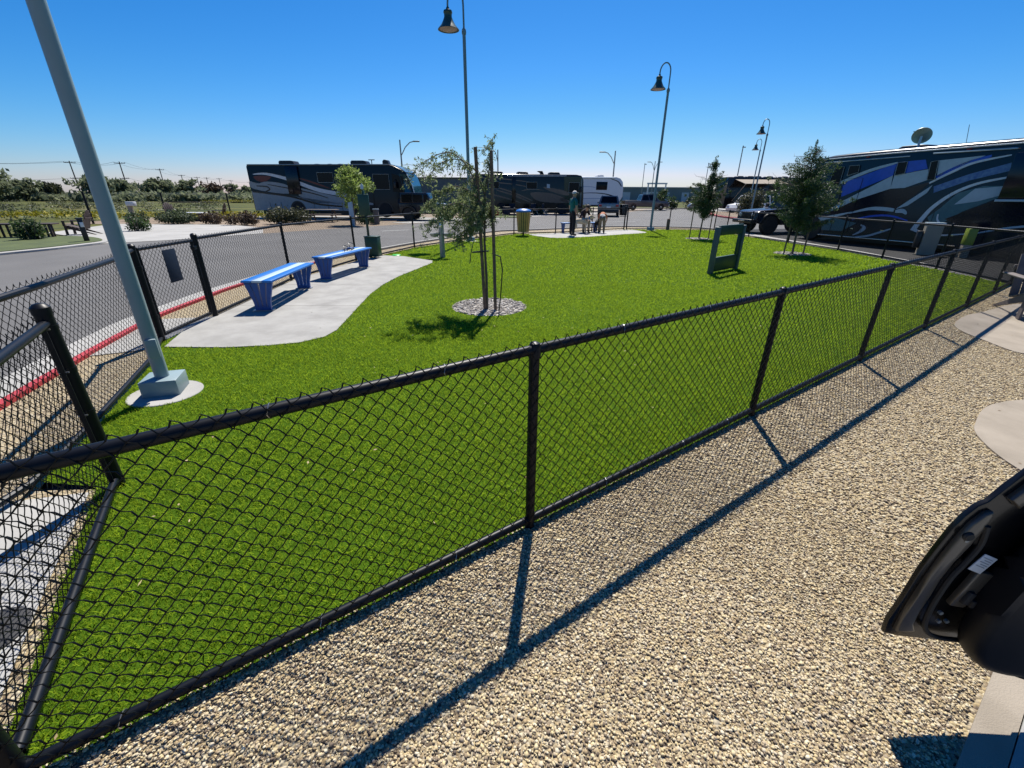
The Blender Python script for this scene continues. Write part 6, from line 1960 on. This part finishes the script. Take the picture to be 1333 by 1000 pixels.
# camp gear in front of the brown motorhome
rnd = random.Random(4)
for k, (x, y, w, h, m, lb) in enumerate(((-1.6, 41.4, 0.7, 0.5, 'red_lens', 'red storage box on the ground by the brown motorhome'), (-0.6, 41.6, 0.6, 0.7, 'navy_plate', 'dark blue camp cooler by the brown motorhome'), (0.8, 41.9, 0.9, 0.45, 'white_paint', 'white camp crate by the brown motorhome'))):
    o = thing('camp_box', lb, 'storage box', (x, y, -0.04), 0.2 * k)
    MB().bbox((0, 0, h / 2), (w, 0.5, h), 0.03).build('box', M[m], o)
    MB().bbox((0, 0, h + 0.02), (w + 0.04, 0.54, 0.06), 0.02).build('lid', M['plastic_black'] if k else M['red_lens'], o)
for k, (x, lb) in enumerate(((-0.1, 'folding camp chair next to the white camp crate'), (2.0, 'folding camp chair nearest the middle of the brown motorhome'), (3.0, 'folding camp chair below the brown motorhome windows'))):
    o = thing('camp_chair', lb, 'camp chair', (x, 42.3 + 0.1 * k, -0.04), 0.6 * k, 'camp chairs by the brown motorhome')
    MB().bbox((0, 0, 0.45), (0.55, 0.5, 0.05), 0.01).build('seat', M['navy_plate'], o)
    MB().bbox((0, 0.26, 0.75), (0.55, 0.05, 0.5), 0.01).build('backrest', M['navy_plate'], o)
    for sx in (-1, 1):
        MB().tube([(sx * 0.27, -0.25, 0), (sx * 0.27, 0.26, 0.6)], 0.015, 5).tube([(sx * 0.27, 0.26, 0), (sx * 0.27, -0.25, 0.65)], 0.015, 5).build('leg', M['chrome'], o)
# gear by the far bright lot
for k, (x, y, h, lb) in enumerate(((25.4, 64.5, 1.1, 'small dark motorcycle covered by a pale sheet right of the pickup'), (28.5, 66.5, 1.2, 'second covered motorcycle further right of the pickup'))):
    o = thing('covered_motorcycle', lb, 'motorcycle', (x, y, -0.03), 0.2)
    MB().prism_xz(smooth_poly([(-1.0, 0.25), (-0.95, 0.7), (-0.4, 0.85), (0.2, 0.8), (0.55, h), (0.8, h * 0.95), (1.0, 0.3)], 3), -0.3, 0.3, 0.08).build('cover', M['suv_paint'], o)
    for x0 in (-0.75, 0.75):
        MB().lathe([(0.14, -0.06), (0.28, -0.07), (0.3, 0), (0.28, 0.07), (0.14, 0.06)], (x0, 0, 0.3), 16, 'Y').build('wheel', M['black'], o)

# tall dark wire fence at the edge of the field
fx = [(-44, 20.5), (-36.7, 27.5), (-30.5, 31.5), (-25.2, 33.0), (-22.5, 38.0), (-21.6, 45.0), (-26.7, 51.0)]
wf = thing('field_fence', 'dark post and wire fence along the edge of the wild field', 'fence')
fpx = [(-41.0, 29.0), (-34.0, 30.5), (-29.0, 31.3), (-26.4, 38.0), (-26.9, 44.5), (-22.6, 45.6), (-17.0, 47.0)]
fpx = [(-33.5, 24.5), (-29.2, 25.6), (-24.9, 27.0), (-27.2, 36.0), (-24.9, 40.5), (-22.6, 43.5), (-17.5, 46.0), (-9.0, 49.0)]
for p in fpx:
    MB().lathe([(0.06, -0.1), (0.06, 1.75)], (p[0], p[1], -0.05), 8).build('post', M['vinyl'], wf)
for z in (0.5, 1.0, 1.6):
    MB().tube([(p[0], p[1], z) for p in fpx], 0.004, 4).build('wire', M['vinyl'], wf)

# trees beyond the field
TG = 'trees along the far edge of the field'
tl = [(-0.0, 118, 8.0, 6.0, 'leaf_far', 'large dark tree at the left edge beyond the field'), ]
def far_tree(xpx_dir, D, h, cr, m, label, sd, cz=0.8, con=False, n=700, size=0.5):
    tree('far_tree', label, (xpx_dir * D, D, -0.06), h, cz, cr, M[m], n, size, sd, 0.18, con, 12, TG)
FT = [(-1.40, 92, 8.2, 4.2, 'leaf_far', 'broad dark tree at the left edge beyond the field'),
      (-1.335, 98, 8.6, 3.6, 'leaf_far', 'tall loose tree second from the left beyond the field'),
      (-1.27, 90, 6.6, 4.0, 'leaf_olive', 'olive broad tree under the brown conifer beyond the field'),
      (-1.19, 96, 7.8, 3.4, 'leaf_far', 'feathery dark tree right of the brown conifer'),
      (-1.12, 92, 6.6, 3.4, 'leaf_dark', 'dense green tree beside the tallest telephone pole'),
      (-1.05, 100, 5.2, 3.2, 'leaf_far', 'low rounded tree right of the tallest telephone pole'),
      (-0.985, 112, 4.6, 3.2, 'leaf_olive', 'low olive tree left of the steel lamp post'),
      (-0.88, 105, 7.2, 3.8, 'leaf_dark', 'dark broad tree right of the steel lamp post'),
      (-0.835, 112, 6.3, 3.6, 'leaf_dark', 'second dark tree right of the steel lamp post'),
      (-0.775, 120, 7.0, 3.6, 'leaf_dark', 'dark tree behind the cream pedestal'),
      (-0.735, 124, 6.4, 4.2, 'leaf_far', 'wide tree middle of the far edge of the field'),
      (-0.695, 128, 7.2, 3.0, 'leaf_far', 'upright tree middle of the far edge of the field'),
      (-0.645, 140, 5.6, 4.4, 'leaf_brown', 'low brownish tree left of the left motorhome'),
      (-0.600, 146, 6.8, 2.2, 'leaf_far', 'slim tree left of the left motorhome'),
      (-0.568, 150, 5.4, 2.6, 'leaf_far', 'small tree just left of the left motorhome'),
      (-0.535, 130, 4.8, 3.6, 'leaf_far', 'low dark tree touching the tail of the left motorhome')]
for i, (dx, D, h, cr, m, lb) in enumerate(FT):
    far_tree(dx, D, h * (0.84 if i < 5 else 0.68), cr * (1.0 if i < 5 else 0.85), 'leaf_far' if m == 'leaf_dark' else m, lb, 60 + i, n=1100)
tree('far_conifer', 'brown narrow conifer rising over the trees at the left', (-1.295 * 96, 96, -0.06), 9.6, 1.0, 2.0, M['leaf_brown'], 700, 0.4, 90, 0.2, True, 12, TG)
# low scrub band behind the field
g = np.random.default_rng(77)
cl = []
for k in range(230):
    a = g.uniform(-1.6, -0.50)
    D = g.uniform(96, 150)
    h = g.uniform(1.1, 2.1 + max(0, -a - 0.9) * 3.0)
    cl.append((a * D, D, h * 0.45, g.uniform(2, 5), 2.0, h * 0.6, 1.0))
o = leaf_cloud('scrub', None, cl, 30000, 0.55, M['leaf_far'], 78, 0.6)
tag(o, 'band of low scrub along the far edge of the field', 'scrub', kind='stuff')
cl = []
for k in range(120):
    a = g.uniform(-0.25, 1.5)
    D = g.uniform(170, 220)
    h = g.uniform(1.2, 3.4)
    cl.append((a * D, D, h * 0.45, g.uniform(3, 7), 2.0, h * 0.6, 1.0))
o = leaf_cloud('treeline', None, cl, 7000, 0.8, M['leaf_far'], 79, 0.6)
tag(o, 'far tree line on the horizon behind the parked vehicles', 'tree line', kind='stuff')
# weeds in the field
cl = []
for k in range(260):
    D = g.uniform(28, 95)
    a = g.uniform(-1.5, -0.62) if D > 45 else g.uniform(-1.6, -0.95)
    cl.append((a * D, D, 0.1, g.uniform(0.5, 2.2), g.uniform(0.4, 1.2), g.uniform(0.15, 0.4), 1.0))
o = leaf_cloud('weeds', None, cl, 9000, 0.12, M['leaf_olive'], 80, 0.4)
tag(o, 'pale green and yellow weeds scattered over the field', 'weeds', kind='stuff')

cl = []
for k in range(130):
    f = g.uniform(0, 1)
    if k < 95:
        cl.append((-37 + 22 * f + g.normal(0, .5), 31 + 1.5 * f + g.normal(0, 1.3), 0.30, g.uniform(0.3, 1.0), 0.4, 0.22, 1.0))
    else:
        cl.append((-62 + 22 * f, 96 + g.normal(0, 2), 0.35, 2.5, 1.2, 0.25, 2.2))
o = leaf_cloud('wildflowers', None, cl, 5200, 0.075, M['flower'], 81, 0.8)
tag(o, 'drifts of small yellow wildflowers in the field', 'wildflowers', kind='stuff')
# telephone poles and lines
TP = [(89.6, 209, 160, 11.6), (154.5, 210.7, 0, 0)]
poles = [(-0.926, 158, 11.4), (-0.822, 163, 11.6), (-0.742, 205, 11.6), (-0.700, 262, 11.4), (-0.668, 285, 11.2), (-0.648, 300, 11.4), (-0.622, 315, 11.5), (-0.598, 360, 11.5), (-0.560, 400, 11.5)]
ordn = ['tallest telephone pole, left of the steel lamp post', 'second telephone pole, right of the steel lamp post', 'third telephone pole over the dark trees', 'fourth telephone pole over the dark trees', 'fifth telephone pole towards the motorhome', 'sixth telephone pole towards the motorhome', 'seventh telephone pole towards the motorhome', 'eighth telephone pole, small and far', 'ninth telephone pole, the farthest by the motorhome']
tops = []
for (dx, D, h), lb in zip(poles, ordn):
    t = thing('telephone_pole', lb, 'telephone pole', (dx * D, D, -0.06), R(30), 'telephone poles beyond the field')
    MB().lathe([(0.22, -0.2), (0.15, h)], (0, 0, 0), 8).build('pole', M['pole_wood'], t)
    for z, w in ((h - 0.5, 3.0), (h - 5.2, 2.6)):
        MB().box((0, 0, z), (w, 0.15, 0.16)).build('crossarm', M['pole_wood'], t)
    mb = MB()
    for z, w in ((h - 0.38, 2.8), (h - 5.08, 2.4)):
        for q in (-0.5, -0.2, 0.2, 0.5):
            mb.lathe([(0.05, 0), (0.07, 0.12), (0.03, 0.2)], (q * w, 0, z), 6)
    mb.build('insulator', M['pole_wood'], t)
    tops.append((dx * D, D, h))
for nm, dz, off, lb in (('power_line', -0.2, -1.3, 'upper left power line strung between the telephone poles'), ('power_line', -0.2, 1.3, 'upper right power line strung between the telephone poles'), ('power_line', -5.0, 0.9, 'lower power line strung between the telephone poles')):
    mb = MB()
    pp = [(-1.28 * 150, 150, 11.4)] + tops
    for a, b in zip(pp[:-1], pp[1:]):
        pts = []
        for q in range(9):
            f = q / 8
            pts.append((a[0] + (b[0] - a[0]) * f + off, a[1] + (b[1] - a[1]) * f + off * 0.5, a[2] + (b[2] - a[2]) * f + dz - 1.0 * 4 * f * (1 - f)))
        mb.tube(pts, 0.03, 4)
    tag(mb.build(nm, M['plastic_black']), lb, 'power line', 'power lines beyond the field')

# street lights with curved arms far behind
def cobra(label, loc, h, arms, m='grey_metal', double=False):
    t = thing('street_light', label, 'street light', loc, 0, 'tall arm street lights in the distance')
    MB().lathe([(0.11, -0.1), (0.07, h)], (0, 0, 0), 8).build('pole', M[m], t)
    for s, l in arms:
        a = MB().tube([(0, 0, h * 0.78), (s * l * 0.35, 0, h * 0.90), (s * l * 0.7, 0, h * 0.965), (s * l, 0, h * 0.98)], 0.05, 6)
        o = a.build('arm', M[m], t)
        MB().bbox((s * l + s * 0.25, 0, h * 0.98), (0.7, 0.28, 0.12), 0.04).build('lamp_head', M[m], o)
    return t
cobra('curved arm street light rising behind the left motorhome nose', (-12.1, 52.0, 0), 7.0, [(1, 1.5)])
cobra('curved arm street light rising behind the white trailer', (12.2, 58.0, 0), 6.6, [(-1, 1.3)])
cobra('twin arm street light above the plum pickup', (29.5, 100.0, 0), 8.4, [(-1, 1.0), (1, 0.9)])
cobra('street light behind the brown motorhome roof left end', (-2.0, 62.0, 0), 7.0, [(-1, 0.5)])
for lb, x, y, h, r in (('thin bare pole left of the twin arm street light', 27.4, 100.0, 8.0, 0.06), ('thin dark pole left of the far brown motorhome', 33.0, 70.0, 8.4, 0.07), ('thin pale pole behind the narrow tree', 36.6, 90.0, 7.5, 0.06)):
    t = thing('utility_pole', lb, 'pole', (x, y, 0))
    MB().lathe([(r * 1.3, -0.1), (r, h)], (0, 0, 0), 8).build('pole', M['grey_metal'], t)
    MB().box((0.15, 0, h - 0.2), (0.45, 0.14, 0.12)).build('bracket', M['grey_metal'], t)

# buildings
bd = thing('grey_building', 'low grey block building between the left and the brown motorhome', 'building', (-10.0, 70.0, -0.05), R(-2))
MB().box((3.0, 3.0, 2.0), (16, 6, 4.0)).build('wall', M['wall_grey'], bd)
MB().box((3.0, 3.0, 4.05), (16.4, 6.4, 0.12)).build('roof_edge', M['plastic_black'], bd)
MB().box((4.4, -0.03, 2.75), (2.4, 0.05, 0.22)).build('light_strip', M['white_paint'], bd)
wh = thing('warehouse', 'long grey green warehouse behind the plum pickup', 'building', (38.0, 165.0, -0.05), R(2))
MB().box((6, 8, 2.3), (46, 16, 4.6)).build('wall', M['wall_green'], wh)
MB().box((6, 8, 4.7), (46.6, 16.6, 0.22)).build('roof_edge', M['rv_silver'], wh)
for k in range(6):
    MB().box((-12 + k * 7, -0.04, 1.6), (2.6, 0.08, 3.0)).build('roller_door', M['rv_silver'], wh)
gy = thing('gantry', 'white frame gantry on the horizon right of the bell lamp', 'gantry', (36.0, 118.0, -0.05), 0)
for sx in (-2.2, 2.2):
    MB().box((sx, 0, 2.4), (0.28, 0.28, 4.8)).build('leg', M['white_paint'], gy)
MB().box((0, 0, 4.7), (5.0, 0.32, 0.34)).build('beam', M['white_paint'], gy)
MB().box((0, 0, 2.6), (4.4, 0.25, 0.3)).build('beam', M['rv_silver'], gy)
